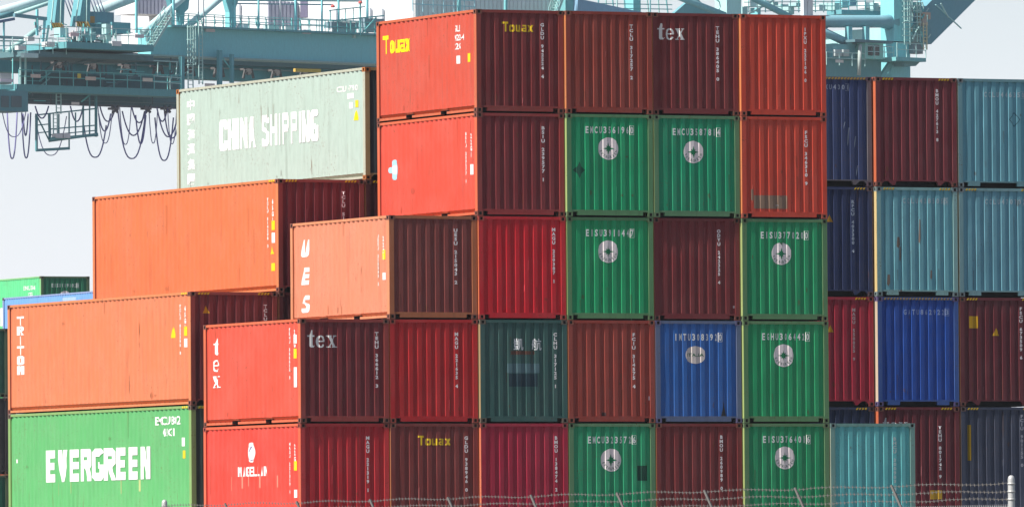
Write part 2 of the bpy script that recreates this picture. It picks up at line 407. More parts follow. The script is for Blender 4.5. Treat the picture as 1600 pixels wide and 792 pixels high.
def serif_tex(h=.4):
    """the bold serif word: t, e and x drawn as strokes"""
    u = h/1.0; P = []
    P += [[(-.02, .70), (.10, .70), (.20, 1.0), (.27, 1.0), (.27, .16), (.35, .04), (.35, 0), (.16, 0), (.09, .08), (.09, .62), (-.02, .62)], [(.27, .70), (.42, .70), (.42, .62), (.27, .62)], [(.33, .03), (.44, .10), (.42, .13), (.33, .08)]]
    n = 16; cx, cy = .80, .34
    ring = lambda k: (math.pi*(.02+1.80*k/n))
    for k in range(n):
        a, c = ring(k), ring(k+1)
        P.append([(cx+.13*math.cos(a), cy+.27*math.sin(a)), (cx+.29*math.cos(a), cy+.36*math.sin(a)), (cx+.29*math.cos(c), cy+.36*math.sin(c)), (cx+.13*math.cos(c), cy+.27*math.sin(c))])
    P.append([(.62, .32), (1.06, .32), (1.06, .39), (.62, .39)])
    X0 = 1.22
    P += [[(X0, .70), (X0+.20, .70), (X0+.56, 0), (X0+.36, 0)], [(X0+.05, 0), (X0+.13, 0), (X0+.52, .70), (X0+.44, .70)],
          [(X0-.06, .70), (X0+.26, .70), (X0+.26, .64), (X0-.06, .64)], [(X0+.36, .70), (X0+.60, .70), (X0+.60, .64), (X0+.36, .64)],
          [(X0-.05, 0), (X0+.21, 0), (X0+.21, .06), (X0-.05, .06)], [(X0+.28, 0), (X0+.63, 0), (X0+.63, .06), (X0+.28, .06)]]
    return P, u
def tex_word(h):
    P, u = serif_tex(h)
    return fit_bm(poly_bm([[((x-.92)*u, (y-.45)*u) for x, y in q] for q in P]), None, h)
def tex_stack(h, wd):
    P, u = serif_tex(1); out = []
    for lo, hi, cx, j in ((-.1, .5, .18, 0), (.5, 1.15, .8, 1), (1.1, 2.2, 1.5, 2)):
        for q in P:
            m = sum(x for x, y in q)/len(q)
            if lo <= m < hi: out.append([((x-cx), y-.42-j*.98+.98) for x, y in q])
    return fit_bm(poly_bm(out), wd, h)

def decal(ct, wall, bm, name, color, u, dz, parent=None, extra=.0035):
    """bm: flat marks centred on 0,0; u from the wall's left edge as seen from outside; dz below the top"""
    L, H = ct['L'], ct['H']
    if wall == 'end': pts, s0 = PE, u-W/2
    else: pts, s0 = PS[L], L-u
    sg = 1 if wall == 'end' else -1
    for v in bm.verts: v.co.x = s0+sg*v.co.x
    xs = [v.co.x for v in bm.verts]
    if not xs: return
    lo, hi = min(xs), max(xs)
    for s, d in pts:
        if lo < s < hi: bmesh.ops.bisect_plane(bm, geom=bm.verts[:]+bm.edges[:]+bm.faces[:], plane_co=(s, 0, 0), plane_no=(1, 0, 0), dist=1e-5)
    zc = H-dz
    for v in bm.verts:
        d = depth_at(pts, v.co.x); z = zc+v.co.y
        if wall == 'end':
            v.co = Vector((v.co.x, EY+d-extra-v.co.z-ct['lift'](v.co.x, z), z))
        else: v.co = Vector((-(W/2-SX-d)-extra-.002-v.co.z, v.co.x, z))
    me = bpy.data.meshes.new(name); bm.to_mesh(me); bm.free()
    return link(name, me, M['decal'], parent or ct[wall], color)

def edisp(seed):
    def f(x, z, H):
        k = (z-ZF)/(ztop(H)-ZF)
        e = .010*noise.noise(Vector((x*.9+seed*7.3, z*.9, seed*3.1)))+.005*noise.noise(Vector((x*2.7+seed*5, z*2.1, 9+seed)))
        return -e*min(1, max(0, 3*k), max(0, 3*(1-k)))
    return f

WHITE = (.78, .77, .76, 1); GREY = (.5, .5, .5, 1); YEL = (.75, .50, .02, 1)
rng = random.Random(4)
GROUP = 'shipping containers stacked in the yard'
NWEAR = [0]
def container(x, y, z, label, end, side=None, L=L20, H=HA, sill='std', frame=None, cast=None, seed=0, rz=None, small=False):
    """x is the left edge of the front, y the front plane"""
    side = side or tuple(min(.6, a*2.4)*.65+b_*.35 for a, b_ in zip(end, (.6, .28, .07, 1)))  # sides lighter and warmer than the ends: sunlight put into their colour
    sc_ = lambda q, k=1.42: None if q is None else (q[0]*k, q[1]*k, q[2]*k, 1)
    if end[1] > end[0]*3 and frame is None: frame = (.13, .11, .06, 1)
    end, frame = sc_(end), sc_(frame)
    root = empty('shipping_container', (x+W/2, y, z), R(rng.uniform(-.12, .12)) if rz is None else rz)
    tag(root, label, 'shipping container', GROUP)
    ct = dict(L=L, H=H, root=root)
    fcol = end if frame is None else tuple(a*.5+b_*.5 for a, b_ in zip(end, frame))
    f = link('end_frame', frame_mesh(L, H, sill), M['frame'], root, fcol); fr2 = link('end_frame', frame_mesh(L, H, 'rear'), M['frame'], root, fcol)
    rail = tuple(a*.75+b_*.25 for a, b_ in zip(side, (.5, .26, .08, 1)))  # rails and post flanges carry the same painted sunlight, tinted more orange
    for sx in (-1, 1): link('side_rail', rail_mesh(L, H, sx), M['frame'], root, rail)
    cc = cast or tuple(a*.45+b_*.55 for a, b_ in zip(end, (.20, .10, .065, 1)))
    if not small:
        for cx in (-W/2+.081, W/2-.081):
            for cy in (.089, L-.089):
                for cz in (.059, H-.059):
                    o = link('corner_casting', casting_mesh(), M['cast'], f if cy < 1 else fr2, cc); o.location = (cx, cy, cz)
    ct['end'] = link('end_panel', end_mesh(H, seed), M['panel'], root, end)
    ct['side'] = link('side_panel', side_mesh(L, H, -1, seed % 2), M['side'], root, side)
    link('side_panel', side_mesh(L, H, 1, seed % 2), M['side'], root, side)
    link('roof', roof_mesh(L, H), M['panel'], root, end)
    link('floor', floor_mesh(L), M['dark'], root)
    for sx in (-1, 1):
        o = link('door', door_mesh(H, sx), M['frame'], root, end); o.location.y = L-L20
    ct['col'] = end; ct['scol'] = side
    ed = edisp(seed); ct['lift'] = lambda xx, zz: ed(xx, zz, H)
    NWEAR[0] += 1; wear(ct, NWEAR[0])
    if L > 7 or side[0] > .4: wear_side(ct, NWEAR[0], 10 if L > 7 else 4)
    return ct
FLATS = [(a[0]+b_[0])/2+W/2 for a, b_ in zip(PE, PE[1:]) if a[1] == 0 and b_[1] == 0]
def code_end(ct, s, u=1.93, dz=1.02, col=(.78, .74, .74, 1), ch=.107, wd=.105):
    u = min(FLATS, key=lambda q: abs(q-u))
    decal(ct, 'end', stacked(s, ch, wd), 'serial_number', col, u, dz)
def code_row(ct, s, u=1.24, dz=.40, wd=1.32, ht=.175, col=(.78, .78, .76, 1)):
    """the serial set in pairs, one pair on each ridge of the wall"""
    t = s.replace(' ', ''); half = END['p']/2; k0 = min(range(len(FLATS)), key=lambda q: abs(FLATS[q]-(u-(len(t)-1)*half/2)))
    k0 = max(0, min(k0, len(FLATS)-(len(t)+1)//2)); b = bmesh.new()
    for i, ch in enumerate(t):                        # one letter on a ridge, the next in the groove beside it
        q = fit_bm(text_bm(ch, 1, 1, .03), .026 if ch in 'I1' else (.084 if i % 2 == 0 else (.074 if ch in 'MU' else .058)), ht)
        for f_ in q.faces: b.faces.new([b.verts.new((v.co.x+FLATS[k0]+i*half+(.015 if i % 2 else -.006)-u, v.co.y, 0)) for v in f_.verts])
        q.free()
    u_ = FLATS[k0]+(len(t)-1)*half-.006-u
    for P in (rect(.118, .008, u_, ht*.5+.024), rect(.118, .008, u_, -ht*.5-.024), rect(.008, ht+.04, u_-.055, 0), rect(.008, ht+.04, u_+.055, 0)):
        b.faces.new([b.verts.new((x_, y_, 0)) for x_, y_ in P])
    decal(ct, 'end', b, 'serial_number', col, u, dz)
def logo_star(ct, u=1.19, dz=.87, r=.285, colr=None, dented=False):
    P = ell(r, r, 36)
    b = poly_bm([P]); decal(ct, 'end', b, 'logo', (.80, .72, .72, 1), u, dz)
    star = []
    for k in range(8):
        a = k*math.pi/4; R1 = r*(.56 if k % 2 == 0 else .36)
        star.append([(R1*math.sin(a), R1*math.cos(a)), (r*.16*math.sin(a+.9), r*.16*math.cos(a+.9)), (0, 0), (r*.16*math.sin(a-.9), r*.16*math.cos(a-.9))])
    decal(ct, 'end', poly_bm(star), 'logo', colr or (.014, .20, .085, 1), u, dz, extra=.006)
    word = 'EVERGREEN'; b = bmesh.new()
    for k, chx in enumerate(word):
        t = text_bm(chx, r*.33, .8, .01); a = math.radians(-72+144*k/(len(word)-1))
        for f_ in t.faces:
            b.faces.new([b.verts.new((r*.76*math.sin(a)+v.co.x*math.cos(a)-v.co.y*math.sin(a), -r*.76*math.cos(a)+v.co.x*math.sin(a)+v.co.y*math.cos(a), 0)) for v in f_.verts])
        t.free()
    decal(ct, 'end', b, 'logo', colr or (.01, .10, .05, 1), u, dz, extra=.006)
def word(ct, wall, s, u, dz, wd, ht, col=WHITE, bold=.02, spacing=1.0):
    decal(ct, wall, fit_bm(text_bm(s, 1, 1, bold, spacing), wd, ht), 'lettering', col, u, dz)
def sq(ct, wall, u, dz, w_, h_, col=YEL, name='label_plate'):
    decal(ct, wall, poly_bm([rect(w_, h_)]), name, col, u, dz)
def tri(ct, wall, u, dz, s_=.2, col=(.62, .33, .01, 1)):
    decal(ct, wall, poly_bm([[(-s_*.5, -s_*.45), (s_*.5, -s_*.45), (0, s_*.5)]]), 'warning_sign', col, u, dz)
def side_codes(ct, s, u1=None, z0=.35, yellow=None, whites=(), n2=.75):
    """the two columns of small upright writing near the front post"""
    L = ct['L']; a = L-.68; b_ = L-.37
    decal(ct, 'side', stacked(s, .098, .10), 'serial_number', WHITE, a, z0+.098*len(s)/2+.12)
    decal(ct, 'side', stacked('22G1'if L < 7 else '45G1', n2/5, .08), 'serial_number', WHITE, b_, z0+.12+n2/2.2)
    if yellow: sq(ct, 'side', b_, yellow, .14, .24, (.85, .62, .01, 1))
    for dz, h_ in whites: sq(ct, 'side', b_, dz, .15, h_, WHITE)
def hazard(ct, full=False, col=(.55, .36, .01, 1)):
    """yellow slanted bars along the header"""
    H = ct['H']; w_ = W/2; xs = []
    n = 22 if full else 4
    for k in range(n):
        if full: xs.append(-w_+.2+k*(W-.46)/(n-1))
        else: xs += [-w_+.21+k*.085, w_-.55+k*.085]
    m = MB()
    for a in xs: m.prism([(a, H-.075), (a+.045, H-.075), (a+.08, H-.02), (a+.035, H-.02)], .0015, .0075)
    m.build('hazard_marking', M['decal'], ct['root'], col)
    m = MB()
    for k in range(3):
        s = .25+k*.13
        m.prism([(-w_+.0015, H-.062), (-w_+.007, H-.062), (-w_+.007, H-.015), (-w_+.0015, H-.015)], s, s+.075)
    m.build('hazard_marking', M['decal'], ct['root'], (.8, .5, .01, 1))

#==CONTAINERS==
PC = 2.456; PCB = 2.471
def zA(row): return (5-row)*PA            # row 1 is the topmost
def A(row, col, dy, label, end, **k):
    return container(col*PC, dy, zA(row), label, end, seed=(row*5+col*3) % 4, **k)
# albedos (linear)
MAR = (.125, .026, .030, 1); OX = (.20, .045, .035, 1); RED = (.33, .018, .028, 1); ORG = (.34, .055, .035, 1)
GRN = (.012, .22, .095, 1); DGRN = (.03, .075, .068, 1); BLU = (.02, .085, .27, 1); TEAL = (.08, .30, .31, 1); CRIM = (.25, .015, .035, 1)
NAVY = (.035, .055, .15, 1); SKYB = (.10, .25, .30, 1)

def rag(rr, w_, h_):
    """an uneven blotch outline"""
    n = 9
    return [(w_/2*math.cos(2*math.pi*k/n)*rr.uniform(.55, 1.1), h_/2*math.sin(2*math.pi*k/n)*rr.uniform(.6, 1.1)) for k in range(n)]
def wear(ct, sd):
    rr = random.Random(sd*13+5); e = ct['col']; H = ct['H']
    for k in range(rr.randint(3, 6)):
        t = rr.random(); u = rr.uniform(.25, 2.2); dz = rr.choice((rr.uniform(.3, H-.4), rr.uniform(H-.6, H-.25)))
        if t < .45: decal(ct, 'end', poly_bm([rag(rr, rr.uniform(.03, .1), rr.uniform(.05, .22))]), 'rust_patch', tuple(a*.5+b_*.3 for a, b_ in zip(e, (.2, .09, .04, 1))), u, dz)
        elif t < .7: h_ = rr.uniform(.15, .5); decal(ct, 'end', poly_bm([[(-.012, -h_/2), (.012, -h_/2+.04), (.02, h_/2), (-.01, h_/2-.05)]]), 'scratch', tuple(min(.7, a*1.35+.03) for a in e), u, dz)
        else: h_ = rr.uniform(.2, .7); decal(ct, 'end', poly_bm([[(-.02, h_/2), (.02, h_/2), (.008, -h_/2), (-.006, -h_/2)]]), 'rust_run', tuple(a*.65+b_*.2 for a, b_ in zip(e, (.16, .07, .03, 1))), u, dz)
def wear_side(ct, sd, n=9):
    rr = random.Random(sd*7+1); e = ct['scol']; H = ct['H']; L = ct['L']
    for k in range(n):
        u = rr.uniform(.4, L-.4); t = rr.random()
        if t < .5: h_ = rr.uniform(.3, 1.1); decal(ct, 'side', poly_bm([[(-.03, h_/2), (.03, h_/2), (.012, -h_/2), (-.01, -h_/2)]]), 'rust_run', tuple(a*.78+b_*.12 for a, b_ in zip(e, (.3, .14, .06, 1))), u, rr.choice((.1+h_/2, rr.uniform(.6, H-.9))))
        else: decal(ct, 'side', poly_bm([rag(rr, rr.uniform(.05, .2), rr.uniform(.05, .2))]), 'rust_patch', tuple(a*.7+b_*.12 for a, b_ in zip(e, (.25, .11, .05, 1))), u, rr.choice((H-.3, rr.uniform(.3, H-.3))))
# --- top row
c = A(1, 0, 0, 'dark red container with yellow lettering on side and end, topmost at the front stack corner', (.128, .021, .022, 1), side=(.50, .075, .046, 1), frame=(.22, .045, .035, 1))
decal(c, 'end', fit_bm(block('Touax', .2, .13), .86, .25), 'lettering', YEL, 1.17, .43); code_end(c, 'GLDU 942224 4')
decal(c, 'side', fit_bm(block('Touax', .22, .12), 1.66, .47), 'lettering', (.85, .70, .01, 1), 1.22, .62)
word(c, 'side', 'GLD', L20-1.15, .43, .36, .16); word(c, 'side', '94222-4', L20-1.08, .66, .55, .16); word(c, 'side', '22G', L20-1.15, .88, .40, .16)
sq(c, 'side', L20-1.1, 1.22, .2, .2, WHITE); sq(c, 'side', L20-.48, 1.2, .2, .22, (.85, .62, .01, 1))
c = A(1, 1, -.095, 'brown red container without any logo in the top row of the front stack', (.19, .036, .026, 1)); code_end(c, 'TCLU 317257 2')
c = A(1, 2, -.07, 'dark maroon container with white serif word in the top row of the front stack', (.125, .021, .022, 1)); decal(c, 'end', tex_word(.42), 'lettering', (.72, .7, .68, 1), .55, .50); code_end(c, 'TEHU 386405 0')
c = A(1, 3, -.165, 'bright brick red container at the right end of the top row of the front stack', (.38, .045, .026, 1)); code_end(c, 'IPXU 225106 0', 1.95)
# --- second row
c = A(2, 0, 0, 'dark red container with a round pale blue logo on its sunlit side', (.135, .022, .025, 1), side=(.58, .072, .045, 1), frame=(.25, .04, .035, 1))
code_end(c, 'BSIU 239577 1'); decal(c, 'side', poly_bm([ell(.21, .26), ell(.10, .08, 16, -.26, 0)]), 'logo', (.35, .62, .75, 1), 1.03, 1.24)
decal(c, 'side', poly_bm([ell(.13, .12, 16)]), 'logo', WHITE, 1.05, 1.24, extra=.007); side_codes(c, 'BSIU 239577 1', whites=[(1.42, .26)])
c = A(2, 1, -.095, 'green container with white compass disc and a diamond shaped patch at its left edge', GRN); code_row(c, 'EMCU 356196 0'); logo_star(c)
decal(c, 'end', poly_bm([[(-.17, 0), (-.05, .1), (0, .21), (.06, .1), (.17, 0), (.06, -.1), (0, -.21), (-.05, -.1)]]), 'repair_patch', (.012, .10, .06, 1), .36, 1.42)
c = A(2, 2, -.1, 'green container with white compass disc, right beside the one with the diamond patch', (.011, .20, .10, 1)); code_row(c, 'EMCU 358781 4', 1.2, .42); logo_star(c, 1.13, .93)
c = A(2, 3, -.165, 'scraped red container with a grey green patch at the foot of its end wall', (.38, .045, .026, 1)); code_end(c, 'FSCU 346310 9', 1.95, 1.05)
sq(c, 'end', .82, 2.18, .95, .34, (.26, .17, .12, 1), 'repair_patch'); sq(c, 'end', 1.02, 2.26, .06, .07, GREY)
sq(c, 'end', .30, 2.0, .06, .28, (.26, .17, .12, 1), 'repair_patch')
# --- third row
c = A(3, -1, 0, 'rusty brown container with salmon side carrying three tall white letters one above another', (.145, .036, .032, 1), side=(.60, .215, .125, 1), frame=(.38, .14, .05, 1))
code_end(c, 'UESU 215043 2', 1.95)
for k, chx in enumerate('UES'):
    b = fit_bm(block(chx, .26, 0, .22), .52, .44)
    decal(c, 'side', b, 'lettering', WHITE, .93, .66+k*.71)
side_codes(c, 'UESU 215043 2', yellow=.98, whites=[(1.52, .18)])
for k in range(8): sq(c, 'side', 1.7+k*.278+(k % 3)*.02, 2.27+(k % 2)*.03, .05, .12+.05*(k % 3), (.30, .10, .035, 1), 'rust_patch')
c = A(3, 0, -.05, 'bright red container between the salmon sided one and a green one', (.37, .012, .019, 1)); code_end(c, 'MAGU 220387 1', 1.98, .98)
c = A(3, 1, -.07, 'green disc container standing between a bright red and a plain maroon one', (.013, .225, .09, 1)); code_row(c, 'EISU 391044 7', 1.2, .40); logo_star(c, 1.17, .87)
c = A(3, 2, -.05, 'plain maroon container between two green ones with white discs', (.122, .020, .022, 1)); code_end(c, 'ODYU 242325 4', 1.88, .98); sq(c, 'end', 2.28, 2.25, .05, .06, GREY)
c = A(3, 3, -.15, 'green container whose white disc is notched on top, under the scraped red one', (.015, .20, .085, 1)); code_row(c, 'EISU 377020 0', 1.18, .42, 1.1); logo_star(c, 1.13, .89)
sq(c, 'end', 1.13, .66, .09, .12, (.015, .20, .085, 1), 'repair_patch')
# --- fourth row
c = A(4, -2, 0, 'maroon container with white serif word on its end and down its red side', (.125, .021, .024, 1), side=(.60, .078, .048, 1), frame=(.26, .045, .035, 1))
decal(c, 'end', tex_word(.44), 'lettering', (.72, .7, .68, 1), .62, .52); code_end(c, 'TEHU 366612 3', 1.98)
decal(c, 'side', tex_stack(1.25, .5), 'lettering', WHITE, .78, 1.02); side_codes(c, 'TEHU 366612 3', z0=.1, yellow=.86, whites=[(.5, .22), (1.45, .5)])
c = A(4, -1, 0, 'plain red container beside the maroon one with the serif word', (.31, .016, .018, 1)); code_end(c, 'MAGU 221635 4', 1.9)
c = A(4, 0, -.095, 'dark bottle green container with two Chinese characters and a blue band', DGRN); code_end(c, 'CLHU 317125 1', 1.98)
decal(c, 'end', fit_bm(text_bm('凱', 1, 1, .01), .27, .30), 'lettering', (.8, .8, .8, 1), FLATS[3], .62); decal(c, 'end', fit_bm(text_bm('航', 1, 1, .01), .27, .30), 'lettering', (.8, .8, .8, 1), FLATS[5], .62)
sq(c, 'end', 1.2, .83, .66, .09, (.12, .05, .035, 1), 'lettering'); sq(c, 'end', 1.22, 1.22, .9, .24, (.085, .155, .175, 1), 'logo'); sq(c, 'end', 1.2, 1.52, .8, .32, (.02, .045, .06, 1), 'logo')
c = A(4, 1, -.1, 'worn brick brown container between the bottle green and the royal blue one', (.21, .038, .028, 1)); code_end(c, 'FCIU 314575 4', 1.96); sq(c, 'end', 2.33, 1.97, .11, .1, (.6, .62, .7, 1)); sq(c, 'end', 1.0, 2.38, .1, .1, (.06, .03, .03, 1), 'repair_patch')
c = A(4, 2, -.1, 'royal blue container with a white oval badge', BLU); code_row(c, 'IMTU 308392 0', 1.15, .42)
decal(c, 'end', poly_bm([ell(.29, .225, 32)]), 'logo', (.62, .55, .52, 1), 1.14, .87); decal(c, 'end', fit_bm(text_bm('ITALIA', 1, 1, .02), .46, .085), 'logo', (.02, .12, .05, 1), 1.14, .87, extra=.006)
decal(c, 'end', poly_bm([[(-.09, -.12), (.09, -.12), (.06, .0), (0, .30), (-.03, .1)]]), 'stain', (.03, .03, .035, 1), 1.93, 2.33)
c = A(4, 3, -.175, 'green container with white compass disc to the right of the blue badge container', (.015, .21, .085, 1)); code_row(c, 'EGHU 306442 0', 1.17, .40, 1.1); logo_star(c, 1.16, .88, .29)
# --- bottom row
c = A(5, -2, .03, 'red container with white globe logo and small white capitals on its side', (.31, .016, .022, 1), side=(.63, .058, .042, 1), frame=(.40, .035, .035, 1))
code_end(c, 'MAGU 221319 1', 1.96); decal(c, 'side', fit_bm(block('MAGELLAN', .2, .13), 1.85, .24), 'lettering', WHITE, 3.05, 1.16)
decal(c, 'side', poly_bm([ell(.25, .25, 28)]), 'logo', WHITE, 2.98, .68); decal(c, 'side', poly_bm([[(-.15, -.16), (.0, -.21), (.15, -.16), (.0, -.18)], [(.12, .0), (.16, -.05), (.14, -.12)], [(-.12, .03), (-.02, .16), (.03, .15), (-.1, 0)]]), 'logo', (.25, .2, .35, 1), 2.98, .68, extra=.007)
side_codes(c, 'MAGU 221319 1', yellow=1.05, whites=[(1.75, .2)])
for uu, hh in ((1.75, .35), (2.4, .3), (2.75, .25), (3.5, .3), (3.95, .25), (4.6, .3)): sq(c, 'side', uu, 1.28+hh/2, .05, hh, (.62, .22, .16, 1), 'paint_run')
c = A(5, -1, 0, 'dark brown red container with yellow lettering on its end in the bottom row', (.142, .028, .026, 1)); decal(c, 'end', fit_bm(block('Touax', .2, .13), .9, .24), 'lettering', YEL, 1.22, .43); code_end(c, 'GLDU 938946 0', 1.98)
c = A(5, 0, -.095, 'crimson container with many upright scratches in the bottom row', CRIM); code_end(c, 'BMOU 138474 2', 1.98)
c = A(5, 1, -.095, 'weathered green container with white compass disc and a dark square patch', (.02, .21, .10, 1)); code_row(c, 'EMCU 323572 6', 1.2, .42, 1.1); logo_star(c, 1.2, .93, .29); sq(c, 'end', 2.08, 1.26, .27, .38, (.012, .06, .04, 1), 'repair_patch')
c = A(5, 2, -.1, 'plain dark maroon container between two green ones in the bottom row', (.125, .021, .022, 1)); code_end(c, 'BMOU 260989 0', 1.92, 1.0)
c = A(5, 3, -.175, 'green container with white compass disc beside the light teal one in the bottom row', (.015, .20, .085, 1)); code_row(c, 'EISU 376401 6', 1.15, .41, 1.1); logo_star(c, 1.17, .88, .29)
c = A(5, 4, -.2, 'light teal container alone in its column lower right of the front stack', TEAL); code_end(c, 'BHCU 300903 0', 1.9, 1.05, (.42, .5, .5, 1))

# --- the 40 ft stack behind on the left
XB, YB = -5.005, 6.626
def B(row, col, label, end, **k):
    return container(XB+col*PCB, YB, ZB+row*PB, label, end, L=L40, H=HB, seed=(row*3+col) % 4, sill=k.pop('sill', 'open'), rz=0, **k)
c = B(0, 0, 'long light green container with huge white capitals on its side at the lower left', (.05, .07, .065, 1), side=(.105, .37, .135, 1), frame=(.30, .38, .12, 1))
decal(c, 'side', fit_bm(block('EVERGREEN', .25, .09), 7.0, .84), 'lettering', WHITE, 6.05, 1.42)
word(c, 'side', 'EMCU 802', L40-1.55, .36, 1.55, .22); word(c, 'side', '45G1', L40-1.5, .66, .72, .2); sq(c, 'side', L40-.55, .92, .16, .22, WHITE); sq(c, 'side', L40-.5, 1.24, .2, .2, (.8, .5, .02, 1))
sq(c, 'side', .55, 1.25, .12, .1, WHITE)
for uu, hh in ((3.4, .35), (4.25, .3), (4.5, .35), (7.6, .35), (8.8, .3)): sq(c, 'side', uu, 1.85+hh/2, .06, hh, (.42, .48, .20, 1), 'rust_run')
hazard(c)
c = B(1, 0, 'long pale orange container with white letters stacked at the far end of its side', (.135, .026, .03, 1), side=(.60, .18, .085, 1), frame=(.22, .05, .04, 1))
for k, chx in enumerate('TRITON'): decal(c, 'side', fit_bm(block(chx, .24), .42 if chx != 'I' else .14, .235), 'lettering', WHITE, .85, .44+k*.262)
side_codes(c, 'TCLU 825390 8', z0=.2, yellow=1.0, whites=[(1.3, .22)]); tri(c, 'side', L40-1.15, 1.02, .3, (.85, .55, .01, 1)); tri(c, 'end', .45, .46, .2); hazard(c); code_end(c, 'TCLU 825390 8', 2.0)
c = B(2, 1, 'long plain orange container without lettering across its side, under the mint one', (.12, .02, .025, 1), side=(.58, .15, .06, 1), frame=(.24, .05, .04, 1))
side_codes(c, 'TCLU 514208 3', z0=.35, yellow=1.18, whites=[(1.5, .26)]); tri(c, 'side', L40-.45, 1.8, .26, (.85, .55, .01, 1)); sq(c, 'side', L40-.42, 2.25, .24, .2, (.85, .6, .01, 1)); hazard(c); code_end(c, 'TCLU 514208 3', 1.95, 1.0)
c = B(3, 2, 'long pale mint container with large white English and Chinese lettering on its side', (.045, .055, .06, 1), side=(.385, .485, .43, 1), frame=(.55, .34, .13, 1), cast=(.40, .14, .04, 1))
decal(c, 'side', fit_bm(block('CHINA', .235, .12), 2.35, .82), 'lettering', (.92, .9, .9, 1), 4.02, 1.36); decal(c, 'side', fit_bm(block('SHIPPING', .22, .16), 3.6, .82), 'lettering', (.92, .9, .9, 1), 7.4, 1.36)
for k, chx in enumerate('中國海運集團'): decal(c, 'side', fit_bm(text_bm(chx, 1, 1, .03), .42, .29), 'lettering', (.92, .9, .9, 1), .92, .44+k*.40)
word(c, 'side', 'CCLU 479103', L40-1.1, .50, 1.35, .15); sq(c, 'side', L40-.95, .70, .4, .14, WHITE); sq(c, 'side', L40-.95, .95, .2, .16, WHITE); sq(c, 'side', L40-.55, .92, .16, .18, (.8, .55, .02, 1)); tri(c, 'side', L40-.6, 1.22, .28, (.85, .6, .01, 1))
for a in (2, 1, 0):
    pass
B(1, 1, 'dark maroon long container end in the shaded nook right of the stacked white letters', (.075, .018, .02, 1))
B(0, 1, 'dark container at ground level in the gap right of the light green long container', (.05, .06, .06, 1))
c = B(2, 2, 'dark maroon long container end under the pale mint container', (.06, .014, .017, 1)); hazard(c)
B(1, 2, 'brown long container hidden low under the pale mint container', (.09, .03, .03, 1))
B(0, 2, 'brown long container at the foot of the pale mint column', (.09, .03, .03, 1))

# --- the 40 ft stack on the right
XR, YR = 15.43, 7.93
def Rr(row, col, dy, label, end, **k):
    return container(XR+col*PCB, YR+dy, ZB+.01+row*(PB+.012), label, end, L=L40, H=HB, seed=(row+col*2+5) % 4, rz=0, **k)
c = Rr(3, -1, .15, 'grimy scratched navy container topmost in the half hidden right hand column', (.034, .05, .12, 1), frame=(.16, .13, .09, 1), sill='open'); code_row(c, 'CRXU 430 1', 1.3, .28, 1.9, .13, (.35, .4, .5, 1)); hazard(c, True, (.42, .27, .05, 1))
for uu, dz, h_ in ((1.75, 1.6, .5), (1.95, 1.75, .35), (2.0, 2.5, .3), (1.62, 1.3, .2)): decal(c, 'end', poly_bm([[(-.03, -h_/2), (.0, -h_/2+.1), (.03, h_/2), (.01, h_/2), (-.02, 0)]]), 'scratch', (.35, .4, .48, 1), uu, dz)
c = Rr(3, 0, 0, 'maroon container in the top row of the right hand stack', (.125, .026, .032, 1), side=(.5, .08, .05, 1), sill='open'); code_end(c, 'BMOU 427613 8', 1.95, 1.0); hazard(c)
c = Rr(3, 1, 0, 'teal blue container with a dark diamond outline, top right corner', SKYB, sill='tunnel', frame=(.10, .16, .16, 1)); code_row(c, 'CCLU 446350', 1.3, .42, 1.6, .14, (.42, .52, .55, 1))
for sx, sy in ((1, 1), (-1, 1), (-1, -1), (1, -1)): decal(c, 'end', poly_bm([[(sx*.17, 0), (0, sy*.2), (0, sy*.17), (sx*.14, 0)]]), 'logo', (.04, .12, .15, 1), 1.72, 1.08)
c = Rr(2, -1, .15, 'dark navy container with orange warning triangle, left of the rust smeared teal one', (.021, .031, .08, 1), sill='open'); code_end(c, 'RFCU 403300 4', 1.9, 1.05, (.34, .4, .5, 1)); tri(c, 'end', 1.16, .84, .22, (.5, .26, .02, 1)); hazard(c)
c = Rr(2, 0, 0, 'light teal blue container with rust smears and bright ridges', (.115, .29, .335, 1), sill='tunnel', frame=(.20, .27, .22, 1), side=(.6, .5, .25, 1)); code_row(c, 'CCLU 428505 5', 1.45, .36, 1.55, .14, (.40, .5, .53, 1)); hazard(c)
for uu, dz, w_, h_ in ((.66, 1.45, .12, .25), (.72, 1.75, .05, .35), (1.3, 1.15, .05, .6), (1.63, 2.3, .06, .2), (.35, 2.45, .1, .25)): decal(c, 'end', poly_bm([[(-w_/2, -h_/2), (0, -h_/2-.06), (w_/2, -h_/3), (w_*.4, h_/2), (-w_*.3, h_/2)]]), 'rust_patch', (.20, .15, .12, 1), uu, dz)
c = Rr(2, 1, 0, 'teal blue container with white serial across its top, right of the rust smeared one', (.105, .25, .305, 1), sill='tunnel', frame=(.16, .22, .2, 1)); code_row(c, 'CCLU 470702', 1.35, .36, 1.6, .14, (.42, .52, .55, 1)); hazard(c)
c = Rr(1, -1, .15, 'red container with orange warning triangle in the half hidden right hand column', (.26, .018, .035, 1), sill='open'); code_end(c, 'MAGU 550055 9', 1.9, 1.0, (.45, .35, .36, 1)); tri(c, 'end', 1.16, .84, .22); hazard(c)
c = Rr(1, 0, 0, 'vivid blue container with yellow bars along its whole top edge', (.016, .06, .27, 1), sill='tunnel', frame=(.05, .09, .19, 1), side=(.55, .5, .42, 1)); code_row(c, 'GATU 862922 3', 1.45, .40, 1.5, .14, (.3, .38, .6, 1)); hazard(c, True, (.30, .2, .05, 1))
c = Rr(1, 1, 0, 'maroon container with an orange square sign and a warning triangle on its end', (.10, .021, .027, 1), sill='open'); sq(c, 'end', .42, .66, .27, .32, (.5, .28, .01, 1), 'warning_sign'); tri(c, 'end', 1.1, .92, .22, (.5, .28, .01, 1)); code_end(c, 'FSCU 673509 6', 1.78, .95); hazard(c)
